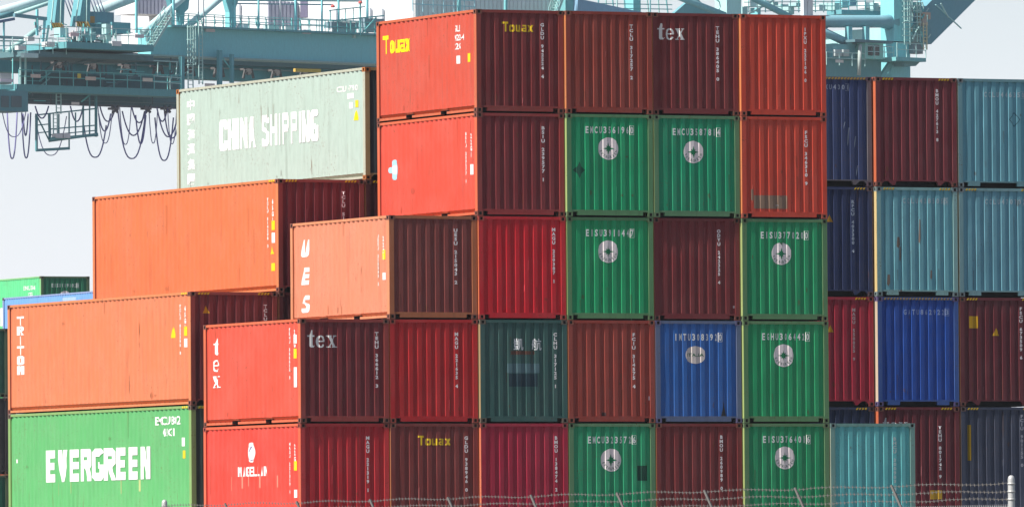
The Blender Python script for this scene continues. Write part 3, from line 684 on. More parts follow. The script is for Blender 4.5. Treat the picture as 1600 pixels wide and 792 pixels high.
c = Rr(0, -1, .15, 'dark navy container behind the left half of the light teal one', (.018, .027, .06, 1), sill='std'); code_end(c, 'TRLU 480211 0', 1.9, 1.3); hazard(c)
c = Rr(0, 0, 0, 'dark maroon container behind the light teal one, with serif word and orange sign', (.11, .022, .028, 1), side=(.5, .08, .05, 1), sill='std'); decal(c, 'end', tex_word(.4), 'lettering', (.6, .58, .58, 1), .52, .50); code_end(c, 'TEHU 801742 9', 1.95, 1.2); sq(c, 'end', 1.72, 2.33, .36, .24, (.5, .3, .03, 1), 'warning_sign'); hazard(c)
c = Rr(0, 1, 0, 'slate grey container with yellow upright strip in the lower right corner', (.042, .05, .078, 1), sill='std'); sq(c, 'end', .27, .95, .09, .95, (.35, .22, .01, 1), 'label_plate'); code_end(c, 'FCIU 901155 0', 1.9, .9, (.4, .4, .45, 1)); hazard(c)

# --- far stacks on the left
def far(px, depth, nrow, specs, H=HA, L=L40):
    p = at(px, 800, depth)
    z = 0
    for label, end, side, H, fn in specs:
        c = container(p.x, p.y, z, label, end, side=side, L=L, H=H, rz=0)
        if fn: fn(c)
        z += H+.012
def dressing_green(c):
    code_row(c, 'EISU 119102 0', 1.28, .42, 1.35, .17); logo_star(c, 1.22, .98, .31)
    word(c, 'side', 'EMCU 356', L40-1.45, .50, 1.35, .2); word(c, 'side', '22G1', L40-1.3, .80, .6, .18)
    decal(c, 'side', fit_bm(block('EVERGREEN', .25, .09), 7.0, .84), 'lettering', WHITE, 6.05, 1.75)
far(66, 463, 5, [('green container on the ground of the far stack', (.02, .12, .06, 1), (.12, .5, .2, 1), HA, None)]*0 + [
    ('lowest container of the distant green stack at the left', (.02, .12, .06, 1), (.12, .5, .2, 1), HA, None),
    ('second lowest container of the distant green stack at the left', (.1, .03, .03, 1), (.5, .12, .06, 1), HA, None),
    ('middle container of the distant green stack at the left', (.02, .12, .06, 1), (.12, .5, .2, 1), HA, None),
    ('distant brown container directly under the topmost green one', (.1, .03, .03, 1), (.5, .12, .06, 1), HA, None),
    ('bright green distant container with a white disc, topmost at the far left', (.015, .13, .065, 1), (.11, .56, .24, 1), HA, dressing_green)])
pb = at(3.5, 451, 450); nb = pb-Vector((0, L40, 0)); 
def dressing_blue(c):
    sq(c, 'side', 1.1, .85, .5, .8, WHITE, 'lettering'); sq(c, 'side', 7.6, 1.3, 1.5, 2.2, (.32, .45, .62, 1), 'repair_patch')
z = 0
for i, (label, end, side, fn) in enumerate((
    ('ground level container of the distant column with the light blue top box', (.05, .06, .06, 1), (.2, .3, .25, 1), None),
    ('second container of the distant column with the light blue top box', (.05, .06, .06, 1), (.4, .12, .08, 1), None),
    ('third container of the distant column, under the light blue one', (.05, .06, .06, 1), (.3, .3, .3, 1), None),
    ('distant light blue container with a pale faded patch on its long side', (.02, .06, .15, 1), (.16, .34, .68, 1), dressing_blue))):
    c = container(nb.x, nb.y, z, label, end, side=side, L=L40, H=HB, rz=0)
    if fn: fn(c)
    z += HB+.012
pk = at(14, 700, 380)
z = 0
for label, end, H in (('dark green container at the bottom of the column at the left picture edge', (.012, .075, .045, 1), HB), ('very dark brown container in the middle of the column at the left picture edge', (.035, .03, .03, 1), HB), ('deep green container on top of the column at the left picture edge', (.02, .075, .05, 1), HA)):
    container(pk.x-W, pk.y, z, label, end, L=L40, H=H, rz=0); z += H+.012

#==CRANE==
# ------------------------------------------------------------------ ship to shore crane, about 930 m away
TEALC = (.15, .47, .51, 1); DKT = (.035, .16, .19, 1); PALE = (.40, .62, .60, 1); CWHITE = (.75, .76, .78, 1); CGREY = (.46, .50, .54, 1); RAILC = (.10, .42, .42, 1)
GA = R(42); fhv = Vector((math.sin(YAW), math.cos(YAW), 0))
gx = rt*math.cos(GA)+fhv*math.sin(GA); gy = Vector((-gx.y, gx.x, 0))
cb = at(1408, 800, 940); cb.z = 0
crane = empty('gantry_crane', cb, math.atan2(gx.y, gx.x))
tag(crane, 'teal ship to shore gantry crane with festoon cable loops and a white machinery house', 'crane')
def K(px, py, ly=0.0):
    """point of the crane's upright plane at ly (metres behind its front face) seen at that spot of the photo, in crane axes"""
    d = ray(px, py); t = (ly-(CAM-cb).dot(gy))/d.dot(gy); q = CAM+d*t-cb
    return Vector((q.dot(gx), ly, q.z))
def cp(name, mb, col=TEALC, parent=None, mat_='crane'):
    if col and col not in (CWHITE, CGREY, PALE): col = tuple(min(.72, v*1.15+k_*.15) for v, k_ in zip(col[:3], (.42, .45, .46)))+(1,)
    return mb.build(name, M[mat_], parent or crane, col)
PXM = 16.75
def cbox(m, p0, p1, ly, dy):
    a, b_ = K(*p0, ly), K(*p1, ly); m.box(min(a.x, b_.x), max(a.x, b_.x), ly, ly+dy, min(a.z, b_.z), max(a.z, b_.z)); return m
def level(m, x0, x1, yt, yb, xm, ly, dy):
    """a level beam between two spots, its heights read at xm"""
    t, b_ = K(xm, yt, ly).z, K(xm, yb, ly).z; m.box(K(x0, yb, ly).x, K(x1, yb, ly).x, ly, ly+dy, b_, t); return m
def cbar(m, p, q, th, ly, ly2=None):
    m.bar(K(*p, ly), K(*q, ly if ly2 is None else ly2), th/PXM, th/PXM, (0, 1, 0)); return m
def ctube(m, p, q, rpx, ly, ly2=None, n=12):
    m.tube([K(*p, ly), K(*q, ly if ly2 is None else ly2)], rpx/PXM, n); return m
def railing(px0, px1, y, xm, ly, step=.75, h=1.1, col=RAILC, name='handrail', tilt=None, parent=None):
    a, b_ = K(px0, y, ly), K(px1, y, ly); z = K(xm, y, ly).z
    m = MB(); n = max(1, int(abs(b_.x-a.x)/step/1.6))
    for k in range(n+1):
        x = a.x+(b_.x-a.x)*k/n; m.box(x-.03, x+.03, ly, ly+.06, z, z+h)
    for hh in (h, h*.55): m.box(min(a.x, b_.x), max(a.x, b_.x), ly-.01, ly+.07, z+hh-.035, z+hh+.035)
    cp(name, m, col, parent)
def ladder(px, y0, y1, wpx, ly, cage=False, col=PALE):
    m = MB(); a, b_ = K(px-wpx/2, y1, ly), K(px+wpx/2, y0, ly)
    for x in (a.x, b_.x): m.box(x-.04, x+.04, ly, ly+.08, a.z, b_.z)
    z = a.z+.15
    while z < b_.z: m.box(a.x, b_.x, ly+.01, ly+.06, z, z+.05); z += .32
    if cage:
        z = a.z+2.2
        while z < b_.z:
            c_ = ((a.x+b_.x)/2, ly)
            m.tube([(c_[0]+.45*math.cos(t), ly-.45*math.sin(t), z) for t in [math.pi*k/6 for k in range(7)]], .03, 4); z += 1.1
        for t in (.8, 1.57, 2.3): m.box((a.x+b_.x)/2+.45*math.cos(t)-.025, (a.x+b_.x)/2+.45*math.cos(t)+.025, ly-.45*math.sin(t)-.025, ly-.45*math.sin(t)+.025, a.z+2.2, b_.z)
    cp('ladder', m, col)
def stair(p, q, ly, wid=.9, col=PALE):
    a, b_ = K(*p, ly), K(*q, ly); m = MB()
    for yy in (ly, ly+wid):
        A_, B_ = Vector((a.x, yy, a.z)), Vector((b_.x, yy, b_.z)); m.bar(A_, B_, .08, .22)
        for hh in (.55, 1.05): m.bar(A_+Vector((0, 0, hh)), B_+Vector((0, 0, hh)), .05)
        for k in range(5):
            t = A_.lerp(B_, k/4); m.bar(t, t+Vector((0, 0, 1.05)), .05)
    n = max(3, int(abs(b_.z-a.z)/.24))
    for k in range(n+1):
        t = Vector((a.x, 0, a.z)).lerp(Vector((b_.x, 0, b_.z)), k/n); m.box(t.x-.12, t.x+.12, ly+.05, ly+wid-.05, t.z-.02, t.z+.02)
    cp('stair', m, col)

# girders
cp('girder', level(MB(), 236, 905, 50, 93, 430, 0, 1.8))
m = MB(); t = K(430, 95.5, 0).z; m.box(K(150, 92, 0).x, K(905, 92, 0).x, -.25, 2.0, t, K(430, 93, 0).z-.003); cp('girder_flange', m, (.20, .34, .34, 1))
m = MB(); t = K(430, 50, 0).z; m.box(K(262, 50, 0).x, K(905, 50, 0).x, -.7, 1.8, t, t+.18); cp('walkway', m, (.08, .3, .33, 1))
cp('girder', level(MB(), -40, 560, 97, 121, 230, 6.5, 1.6), (.045, .24, .27, 1))
cp('girder_flange', level(MB(), 20, 560, 101.5, 103.5, 230, 6.2, .3), (.16, .22, .22, 1))
cp('girder_flange', level(MB(), 20, 905, 84, 97, 230, 6.0, 2.2), (.04, .10, .11, 1))
# trolley hangers between the girders
for k, px in enumerate((92, 145, 197, 247, 296, 342, 388, 432, 476)):
    y = 106+.036*(px-230)
    m = MB()
    cbox(m, (px-7, y-5), (px+7, y-1), 5.3, .6); cbar(m, (px-5, y-2), (px-8, y+11), 3, 5.2); cbar(m, (px+5, y-2), (px+8, y+11), 3, 5.2)
    cbar(m, (px-5, y+4), (px+5, y-2), 2.5, 5.1); m.tube([K(px, y+1, 5.0), K(px, y+1, 5.6)], .32, 10)
    cp('trolley_hanger', m, (.045, .04, .04, 1))
for px in (64, 106, 112, 160, 166, 212, 266): cp('hanger_bar', cbar(MB(), (px, 97), (px, 121), 2.2, 6.0), (.06, .13, .15, 1))
# lower walkway, festoon rail
cp('walkway', level(MB(), 26, 283, 136, 147, 150, -1.2, 2.4), (.06, .26, .28, 1))
cp('walkway_panel', level(MB(), 34, 283, 117, 136, 150, 1.6, .2), (.03, .12, .14, 1))
railing(30, 283, 136, 150, -1.2, .9, 1.25)
cp('festoon_rail', level(MB(), -40, 600, 151, 158, 150, 2.0, .6), (.045, .13, .15, 1))
cp('festoon_rail', level(MB(), -40, 600, 163, 166, 150, 1.2, .5), (.09, .10, .13, 1))
cp('walkway_panel', level(MB(), -40, 300, 143, 164, 150, 4.0, .2), (.04, .11, .13, 1))
cp('operator_cab', cbox(MB(), (-30, 140), (44, 175), -2.5, 3.0), (.05, .20, .23, 1))
m = MB(); cbox(m, (2, 150), (14, 168), -2.56, .05); cbox(m, (18, 150), (34, 168), -2.56, .05); cp('window', m, (.05, .09, .1, 1))
# hanging access frame
m = MB()
for p, q, th in (((57, 178), (57, 236), 3), ((57, 235), (108, 232), 4), ((77, 178), (78, 222), 3), ((108, 176), (108, 232), 1.6), ((57, 180), (150, 170), 2), ((78, 220), (152, 210), 4), ((150, 150), (150, 214), 3), ((130, 165), (130, 214), 2), ((57, 196), (78, 194), 1.6), ((57, 208), (78, 206), 1.6), ((57, 180), (78, 222), 1.6), ((92, 178), (92, 220), 1.6), ((118, 176), (118, 214), 1.6), ((140, 150), (140, 212), 1.6), ((78, 202), (150, 196), 1.8), ((78, 211), (150, 204), 1.6)):
    cbar(m, p, q, th, .4)
cp('access_frame', m, (.05, .22, .25, 1))
cp('access_floor', cbar(MB(), (80, 217), (152, 211), 4, -.4, .9), (.08, .28, .30, 1))
ladder(92, 146, 178, 7, -.1); ladder(87, 178, 212, 6, -.1)
for x0, x1, h_ in ((88, 98, 7), (100, 110, 8)): cp('equipment_box', cbox(MB(), (x0, 216-h_), (x1, 216), -.6, .6), (.62, .55, .6, 1))
# festoon cable loops
LOOPS = [(2, 42, 166, 214), (11, 27, 170, 248), (34, 48, 176, 247), (36, 44, 178, 212), (55, 104, 182, 243), (55, 76, 166, 185), (110, 130, 166, 190), (131, 166, 196, 246), (153, 176, 166, 224), (156, 181, 166, 190), (154, 173, 178, 205),
         (184, 228, 172, 248), (187, 205, 168, 226), (206, 229, 168, 192), (191, 226, 174, 212), (212, 228, 180, 225), (233, 246, 176, 224), (242, 271, 184, 251), (245, 262, 168, 190), (256, 282, 166, 216), (262, 276, 170, 225), (246, 280, 172, 214)]
for k, (xa, xb, ya, yb) in enumerate(LOOPS):
    m = MB(); pts = []
    for i in range(15):
        t = i/14; s_ = 2*t-1
        pts.append(K(xa+(xb-xa)*t, ya+(yb-ya)*(1-abs(s_)**(2.6 if yb-ya > 45 else 2.1)), .3+.25*(k % 5)))
    m.tube(pts, .064 if k % 4 else .042, 6); cp('festoon_cable', m, None, None, 'cable')
for px in (180, 231, 262): 
    m = MB(); cbar(m, (px-5, 166), (px+4, 176), 3, .6); cbar(m, (px+5, 166), (px-4, 177), 3, .6); cbox(m, (px-6, 168), (px+6, 172), .4, .5); cp('cable_clamp', m, (.08, .07, .08, 1))
# trolley platform and its machinery, at the left
cp('trolley_frame', level(MB(), 44, 240, 84, 92, 150, -3.0, 6), (.035, .12, .14, 1))
cp('trolley_frame', level(MB(), 104, 240, 68, 78, 170, -4.5, 6), (.06, .27, .30, 1))
railing(104, 240, 68, 170, -4.5, .8, 1.3, PALE)
railing(20, 104, 84, 60, -3.2, .8, 1.3, PALE)
for (x0, y0, x1, y1, ly, dy, col) in ((175, 36, 204, 52, -2, 2.4, (.07, .28, .32, 1)), (150, 38, 176, 58, -1.5, 2, (.05, .2, .23, 1)), (166, 38, 174, 70, -3.6, .6, PALE), (94, 44, 107, 58, -3.2, .8, (.3, .6, .58, 1)), (111, 53, 126, 58, -3.6, .5, (.5, .38, .42, 1)), (176, 65, 190, 72, -4.6, .5, (.75, .6, .68, 1)), (112, 60, 168, 66, -2.6, .6, (.06, .09, .1, 1)), (128, 50, 150, 64, -3.4, .8, (.12, .3, .32, 1)), (156, 55, 166, 62, -3.5, .6, (.55, .5, .52, 1)), (73, 66, 86, 73, -3.4, .7, (.75, .66, .7, 1)), (60, 90, 38, 84, -3.3, .5, (.4, .55, .55, 1)), (92, 66, 104, 74, -3.3, .8, (.3, .58, .58, 1)), (30, 72, 40, 78, -3.3, .6, (.75, .68, .68, 1)), (44, 58, 54, 64, -3.2, .6, (.75, .7, .72, 1)), (140, 20, 178, 40, .5, 2, (.06, .17, .22, 1)), (141, 26, 148, 36, -.6, .6, (.45, .22, .03, 1)), (0, 115, 18, 131, -1.8, 1, (.30, .34, .34, 1)), (0, 124, 20, 128, -2.0, .5, (.6, .5, .56, 1)), (0, 133, 20, 140, -2.1, 1.2, (.2, .5, .48, 1))):
    cp('equipment_box', cbox(MB(), (min(x0, x1), max(y0, y1)), (max(x0, x1), min(y0, y1)), ly, dy), col)
for (x, y, w_, h_, col) in ((56, 119, 15, 5, (.62, .45, .4, 1)), (142, 123, 16, 5, (.62, .45, .38, 1)), (231, 125, 15, 5, (.62, .5, .42, 1)), (124, 119, 5, 7, (.55, .42, .02, 1)), (218, 57, 14, 5, (.6, .5, .52, 1)), (117, 54, 14, 5, (.6, .42, .44, 1)), (328, 133, 15, 4, (.6, .5, .48, 1)), (24, 154, 14, 5, (.6, .45, .38, 1)), (118, 162, 12, 4, (.6, .5, .45, 1))):
    cp('notice_board', cbox(MB(), (x-w_/2, y+h_/2), (x+w_/2, y-h_/2), -1.45 if y > 100 else -4.8, .06), col)
for xt0, xt1, xb0, xb1, yb in ((86, 97, 80, 95, 44), (126, 137, 118, 136, 42)):
    m = MB(); a, b_, c_, d = K(xt0, -12, -1), K(xt1, -12, -1), K(xb1, yb, -1), K(xb0, yb, -1)
    m.prism([(a.x, a.z), (b_.x, b_.z), (c_.x, c_.z), (d.x, d.z)], -1.4, -.2); py = cp('mast', m, (.07, .27, .31, 1))
    for e in (xb0-1, xb1-1): cbar(mm := MB(), (e, yb), ((xt0 if e < xb0 else xt1)-1, -12), 1.4, -1.5); cp('mast_edge', mm, PALE, py)
    n = 5
    for k in range(n):
        x = xb0+(xb1-xb0+3)*k/n; w_ = (xb1-xb0+3)/n*.55; q = [K(x, yb-8, -1.5), K(x+w_, yb-7, -1.5), K(x+w_+3, yb+1, -1.5), K(x+3, yb, -1.5)]
        hz = MB().prism([(v.x, v.z) for v in q], -1.62, -1.5); cp('hazard_marking', hz, (.62, .30, .03, 1), py)
    m = MB(); q = [K(xb0-1, yb-9, -1.5), K(xb1+1, yb-6, -1.5), K(xb1+2, yb+2, -1.5), K(xb0+1, yb-1, -1.5)]; cp('hazard_plate', m.prism([(v.x, v.z) for v in q], -1.5, -1.4), (.06, .05, .05, 1), py)
# hoist ropes by the masts
for k in range(8):
    x = 98+k*5+(20 if k > 3 else 0); cp('hoist_rope', ctube(MB(), (x, -8), (x+14, 30), .9, .6, n=6), (.13, .16, .25, 1))
# stays, tubes and braces at the upper left
for p, q, r_, ly, col in (((-30, 27), (110, -12), 7, 5, (.42, .55, .60, 1)), ((20, 24), (110, -6), 3, 4, PALE), ((150, 18), (240, -16), 8, 6, (.40, .55, .60, 1)), ((8, 84), (62, 44), 4, 3, PALE), ((-10, 28), (20, 22), 4, 2, DKT)):
    cp('stay', ctube(MB(), p, q, r_, ly), col)
for p, q, th, col in (((22, 24), (72, 30), 5, (.07, .2, .25, 1)), ((-10, 36), (22, 30), 4, (.05, .1, .2, 1)), ((-10, 58), (40, 60), 4, (.1, .25, .28, 1)), ((-10, 64), (40, 65), 2, PALE), ((58, 15), (58, 56), 3, TEALC), ((6, 32), (6, 82), 2.2, TEALC), ((-10, 72), (40, 72), 1.2, RAILC), ((-10, 80), (40, 80), 1.2, RAILC), ((16, 66), (16, 84), 1.2, RAILC), ((32, 88), (32, 136), 2, PALE), ((40, 84), (40, 136), 2.2, PALE), ((20, 92), (20, 140), 1.5, RAILC), ((70, 30), (66, 78), 3, TEALC), ((76, 40), (70, 80), 2.5, PALE)):
    cp('brace', cbar(MB(), p, q, th, -1.0), col)
# pipework and small rails about the trolley
rr = random.Random(7)
for k in range(64):
    x, y = rr.uniform(48, 200), rr.uniform(36, 76); v = rr.random(); ln = rr.uniform(5, 14)
    if y < 48 and x > 100: y += 14
    q = (x, y-ln) if v < .55 else (x+ln, y-rr.uniform(-3, 3))
    cp('pipe', cbar(MB(), (x, y), q, rr.uniform(.8, 1.8), -4.4+rr.random()*1.5), rr.choice((PALE, PALE, RAILC, TEALC, (.08, .1, .12, 1), (.6, .5, .5, 1))))
for k in range(46):
    x, y = rr.uniform(30, 278), rr.uniform(100, 164); ln = rr.uniform(6, 20); v = rr.random()
    q = (x, y-ln) if v < .45 else ((x+ln*1.6, y+.05*ln) if v < .8 else (x+ln, y-ln*.8))
    cp('pipe', cbar(MB(), (x, y), q, rr.uniform(.9, 2.0), .2+rr.random()*1.2), rr.choice((RAILC, TEALC, (.1, .16, .18, 1), (.05, .07, .09, 1), (.2, .42, .42, 1))))
for x0, y0, x1, y1 in ((100, 92, 150, 102), (130, 92, 180, 100), (165, 118, 215, 137), (60, 96, 90, 118)): cp('brace', cbar(MB(), (x0, y1), (x1, y0), 2.6, -.6), (.06, .14, .16, 1))
cp('crane_hook', cbar(MB(), (460, 110), (500, 111), 5, 4.0), (.55, .33, .03, 1))
for k in range(26):
    x, y = rr.uniform(274, 596), rr.uniform(33, 46); cp('pipe', cbar(MB(), (x, y+4), (x+rr.uniform(-3, 3), y-rr.uniform(2, 10)), rr.uniform(.8, 1.6), .3+rr.random()), rr.choice((RAILC, (.3, .4, .42, 1), (.55, .5, .52, 1))))
for k in range(30):
    x, y = rr.uniform(1424, 1450), rr.uniform(-6, 84); cp('pipe', cbar(MB(), (x, y), (x+rr.uniform(-6, 6), y-rr.uniform(4, 14)), rr.uniform(.9, 2), -2.2+rr.random()), rr.choice((PALE, PALE, RAILC, (.35, .28, .16, 1), (.1, .2, .2, 1))))
# stair, ladders and uprights on the girder
stair((240, 73), (268, 28), -1.4); ladder(298, 40, 141, 7, -1.2, True); ladder(314, 34, 132, 5, -1.0, False)
for px, y0, y1, th in ((284, 89, 145, 6), (343, 79, 135, 6), (362, 85, 130, 5)): cp('upright', cbar(MB(), (px, y0), (px, y1), th, -.6), (.06, .27, .31, 1))
cp('brace', cbar(MB(), (343, 85), (362, 110), 1.5, -.5), RAILC)
m = MB()
for p, q in (((238, 95), (278, 97)), ((247, 97), (246, 119)), ((277, 96), (275, 119)), ((240, 119), (283, 122)), ((240, 128), (283, 131)), ((266, 122), (266, 140))): cbar(m, p, q, 1.3, -1.4)
cp('handrail', m, PALE)
railing(268, 470, 48, 370, -.7, .62, 1.1, RAILC); railing(470, 600, 50.5, 470, -.7, .62, 1.1, RAILC); railing(268, 600, 46, 400, 1.6, .62, 1.1, (.3, .5, .5, 1))
for p, q, r_ in (((222, 52), (290, -6), 5), ((288, 46), (356, -12), 5)): cp('stay', ctube(MB(), p, q, r_, .5), (.38, .55, .60, 1))
for px, th in ((213, 3), (271, 3), (310, 1.6), (318, 1.6), (367, 2.4), (404, 2.2), (438, 1.5), (462, 3), (503, 2.2), (529, 2.4), (574, 2.6)): cp('post', cbar(MB(), (px, -10), (px, 52), th, .2), TEALC if th > 2 else CGREY)
m = MB(); q = [K(348, -5, 1), K(370, -5, 1), K(362, 20, 1), K(362, 47, 1), K(354, 47, 1), K(354, 20, 1)]; cp('bracket', m.prism([(v.x, v.z) for v in q], .6, 1.2))
m = MB(); q = [K(268, -5, 1), K(300, -5, 1), K(298, 14, 1), K(292, 20, 1), K(291, 45, 1), K(286, 45, 1), K(285, 16, 1), K(272, 12, 1)]; cp('bracket', m.prism([(v.x, v.z) for v in q], 1.3, 1.9), (.06, .26, .3, 1))
cp('pipe', cbar(MB(), (365, 1), (565, 2), 2.4, .4), (.12, .34, .36, 1)); cp('pipe', cbar(MB(), (365, 6), (520, 8), 2, .5), (.16, .3, .36, 1))
m = MB()
for p, q, th in (((514, 17), (570, 11), 1.6), ((516, 34), (516, 16), 1.4), ((563, 56), (563, 4), 1.8), ((548, 52), (548, 32), 1.6), ((519, 33), (600, 25), 2), ((566, 52), (588, 28), 1.8), ((540, 14), (540, 34), 1), ((552, 13), (552, 33), 1)): cbar(m, p, q, th, -.8)
cp('handrail', m, RAILC)
for x0, y0, x1, y1, col in ((518, 36, 560, 44, (.14, .2, .24, 1)), (528, 44, 556, 52, (.2, .3, .33, 1)), (474, 47, 486, 53, (.62, .5, .56, 1)), (553, 52, 556, 60, (.4, .6, .55, 1)), (570, 30, 600, 50, (.16, .24, .28, 1)), (420, 40, 436, 47, (.4, .5, .5, 1)), (446, 42, 460, 48, (.6, .55, .55, 1)), (322, 43, 336, 50, (.62, .5, .52, 1)), (380, 38, 388, 47, (.5, .52, .56, 1))):
    cp('equipment_box', cbox(MB(), (x0, y1), (x1, y0), -.2, .8), col)
for px, y in ((520, 9), (563, 3)): cp('beacon_lamp', MB().tube([K(px, y+3, -.8), K(px, y-1, -.8)], [.22, .12], 8), (.5, .05, .04, 1))
# white machinery house: its long side faces the sun, its corrugated end the camera
def HL(px):
    lo, hi = 5., 70.
    for _ in range(40):
        mid = (lo+hi)/2; q = cb+gx*HX+gy*mid+Vector((0, 0, 42))-CAM
        if 800+FPX*q.dot(r2)/q.dot(fw) > px: lo = mid
        else: hi = mid
    return lo
HX = K(646, 20, 5).x; zt_, zb_ = K(646, -26, 5).z, K(646, 56, 5).z; HXR = K(872, 20, 5).x
mh = cp('machinery_house', MB().box(HX, HXR, 5, HL(190), zb_, zt_), CWHITE)
def corr(x0, x1, z0, z1, ly, pitch, col):
    m = MB(); n = int((x1-x0)/pitch)
    for k in range(n): m.box(x0+k*pitch, x0+(k+.6)*pitch, ly-.14, ly-.051, z0, z1)
    m.box(x0, x1, ly-.05, ly-.01, z0, z1); cp('wall_panel', m, col, mh)
corr(HX+.1, HX+(HXR-HX)*.42, zb_, zt_, 5, .55, (.72, .76, .82, 1)); corr(HX+(HXR-HX)*.43, HXR, zb_, zt_, 5, .5, (.66, .75, .80, 1))
for pa, pb_, z0, z1 in ((266, 51, 24, -12), (467, 46, 46, 4)):
    ly = HL(pa); wv = pb_/PXM/.743; za, zb2 = K(pa, z0, ly).z, K(pa, z1, ly).z
    cp('annexe', MB().box(HX-wv, HX-.002, ly, ly+3, za, zb2), CWHITE, mh); corr(HX-wv, HX-.05, za, zb2, ly, .45, (.42, .42, .5, 1))
ly = HL(471); cp('door', MB().box(HX-.06, HX-.002, ly-1, ly, K(470, 28, ly).z, zt_), (.08, .07, .14, 1), mh)
for px in (365, 379, 530, 583, 602): ly = HL(px); cp('pipe', MB().box(HX-.3, HX-.1, ly, ly+.25, K(px, 44, ly).z, K(px, 6+(px % 9), ly).z), (.5, .52, .56, 1), mh)
railing(645, 742, 20, 690, 3.5, .7, 1.2, (.25, .45, .5, 1))
for px in (717, 790): cp('post', cbar(MB(), (px, -10), (px, 34), 4, 3.5), (.12, .38, .4, 1))
# centre, seen over the container tops
stair((868, 30), (884, -14), 2); m = MB(); cp('column', cbox(m, (884, 60), (900, -14), 3, 1.5), (.1, .32, .34, 1))
cp('girder', MB().bar(K(896, 8, 3), K(1000, 30, 3), 1.1, 1.1), (.13, .26, .38, 1))
cp('column', cbox(MB(), (990, 60), (1001, -14), 6, 1.2), TEALC)
for k, px in enumerate((935, 946, 956, 964, 975, 1010, 1016, 1028, 1040)): cp('post', cbar(MB(), (px, -10), (px+(k % 3)*2, 26), 1.6, 5+k % 3), PALE if k % 2 else (.12, .36, .38, 1))
for y in (-2, 6, 13): cp('pipe', cbar(MB(), (930, y), (1050, y+2), 1.4, 5.5), RAILC)
cp('stay', ctube(MB(), (1030, -16), (1132, 24), 5, 2), (.13, .32, .36, 1)); cp('column', cbox(MB(), (1136, 60), (1158, -14), 3, 1.6), (.34, .58, .56, 1)); cp('stay', ctube(MB(), (1150, -16), (1240, 30), 5, 2.5), (.12, .32, .36, 1))
m = MB(); q = [K(1050, 24, 7), K(1085, -6, 7), K(1100, 8, 7), K(1118, 24, 7)]; cp('gusset', m.prism([(v.x, v.z) for v in q], 7, 7.4), (.08, .26, .30, 1))
for p, q in (((1115, -4), (1140, 16)), ((1120, 18), (1140, -2)), ((1190, 10), (1225, -8)), ((1170, 22), (1205, 4))): cp('brace', cbar(MB(), p, q, 2, 4), PALE)
for x0, x1 in ((1256, 1261), (1263, 1270)): cp('pipe', cbox(MB(), (x0, 60), (x1, -14), -.5, .4), CWHITE)
for k in range(20):
    rr = random.Random(k); x = 1160+k*12; y = rr.uniform(2, 20); h_ = rr.uniform(4, 14); w_ = rr.uniform(4, 14)
    if 1130 < x < 1395: cp('equipment_box', cbox(MB(), (x, y+h_/2), (x+w_, y-h_/2), 5+rr.random()*3, 1), rr.choice((PALE, TEALC, (.1, .3, .4, 1), (.5, .62, .66, 1), (.3, .5, .5, 1))))
for y in (-6, 2, 9, 16): cp('handrail', cbar(MB(), (1162, y+2), (1392, y), 1.3, 4), PALE)
for px in range(1170, 1392, 13): cp('post', cbar(MB(), (px, -8), (px, 20), 1.2, 4), PALE if px % 2 else RAILC)
cp('walkway', level(MB(), 1315, 1392, 17, 24, 1350, 3, 2), (.07, .28, .32, 1))
# right hand leg, portal beam and boom
tb = MB(); tb.tube([K(960, 34, -.5), K(1375, 34, -.5), K(1397, 36, -.5)], [.58, .58, .8], 20); cp('cross_tube', tb, (.12, .30, .36, 1))
lt, lb_ = K(1394, -40, -1), K(1425, 66, -1)
leg = MB().box(lt.x, lb_.x, -1.2, .6, lb_.z, lt.z); lg = cp('leg', leg, TEALC)
a = K(1393, 66, -1); b_ = K(1422, 66, -1); cp('leg', MB().box(a.x, b_.x, -1.0, .6, 0, a.z-.003), TEALC)
t = K(1390, 44, 0).z; bz = K(1390, 84, 0).z
cp('portal_beam', MB().box(lt.x+.1, lt.x+1.2, .6, 12, bz, t), (.30, .62, .56, 1))
for px in (1326, 1353): cp('upright', cbar(MB(), (px, 42), (px, 70), 8, -1.2), (.10, .36, .40, 1))
cp('stay', ctube(MB(), (1270, 42), (1334, 72), 6.5, -.8), (.12, .32, .38, 1)); cp('brace', cbar(MB(), (1284, 52), (1296, 40), 2, -.9), DKT)
cp('gusset', cbox(MB(), (1300, 92), (1336, 70), -1.4, .8), (.07, .26, .29, 1))
cp('girder', level(MB(), 1255, 1377, 84, 122, 1330, -1.0, 1.6), (.06, .24, .26, 1))
for x0, x1 in ((1305, 1315), (1318, 1327)): cp('cabinet', cbox(MB(), (x0, 88), (x1, 78), -1.7, .3), (.35, .40, .40, 1))
cp('notice_board', cbox(MB(), (1306, 98), (1318, 94), -2.3, .06), (.62, .55, .5, 1)); railing(1292, 1352, 103, 1320, -2.2, .8, 1.2, PALE)
cab = cp('operator_cab', cbox(MB(), (1352, 92), (1380, 68), -2.2, 1.6), (.22, .55, .5, 1))
for x0, x1 in ((1357, 1364), (1366, 1374)): cp('window', cbox(MB(), (x0, 87), (x1, 71), -2.27, .06), None, cab, 'glass')
cp('cab_roof', level(MB(), 1336, 1396, 63, 67, 1366, -2.6, 2.4), (.05, .14, .17, 1), cab)
railing(1352, 1397, 92, 1372, -2.6, .6, 1.15, PALE)
cp('brace', cbar(MB(), (1376, 122), (1396, 92), 7, -.8), (.10, .38, .4, 1))
cp('pipe', ctube(MB(), (1342, 118), (1344, 70), 3, -2.4), (.30, .36, .34, 1))
cp('access_platform', level(MB(), 1400, 1447, 90, 96, 1420, -3.4, 3), (.10, .36, .38, 1)); railing(1402, 1447, 90, 1420, -3.4, .7, 1.3, PALE)
cp('gusset', MB().prism([(v.x, v.z) for v in (K(1405, 96, -2), K(1432, 96, -2), K(1424, 104, -2), K(1405, 104, -2))], -2.6, -1.3), (.08, .24, .27, 1))
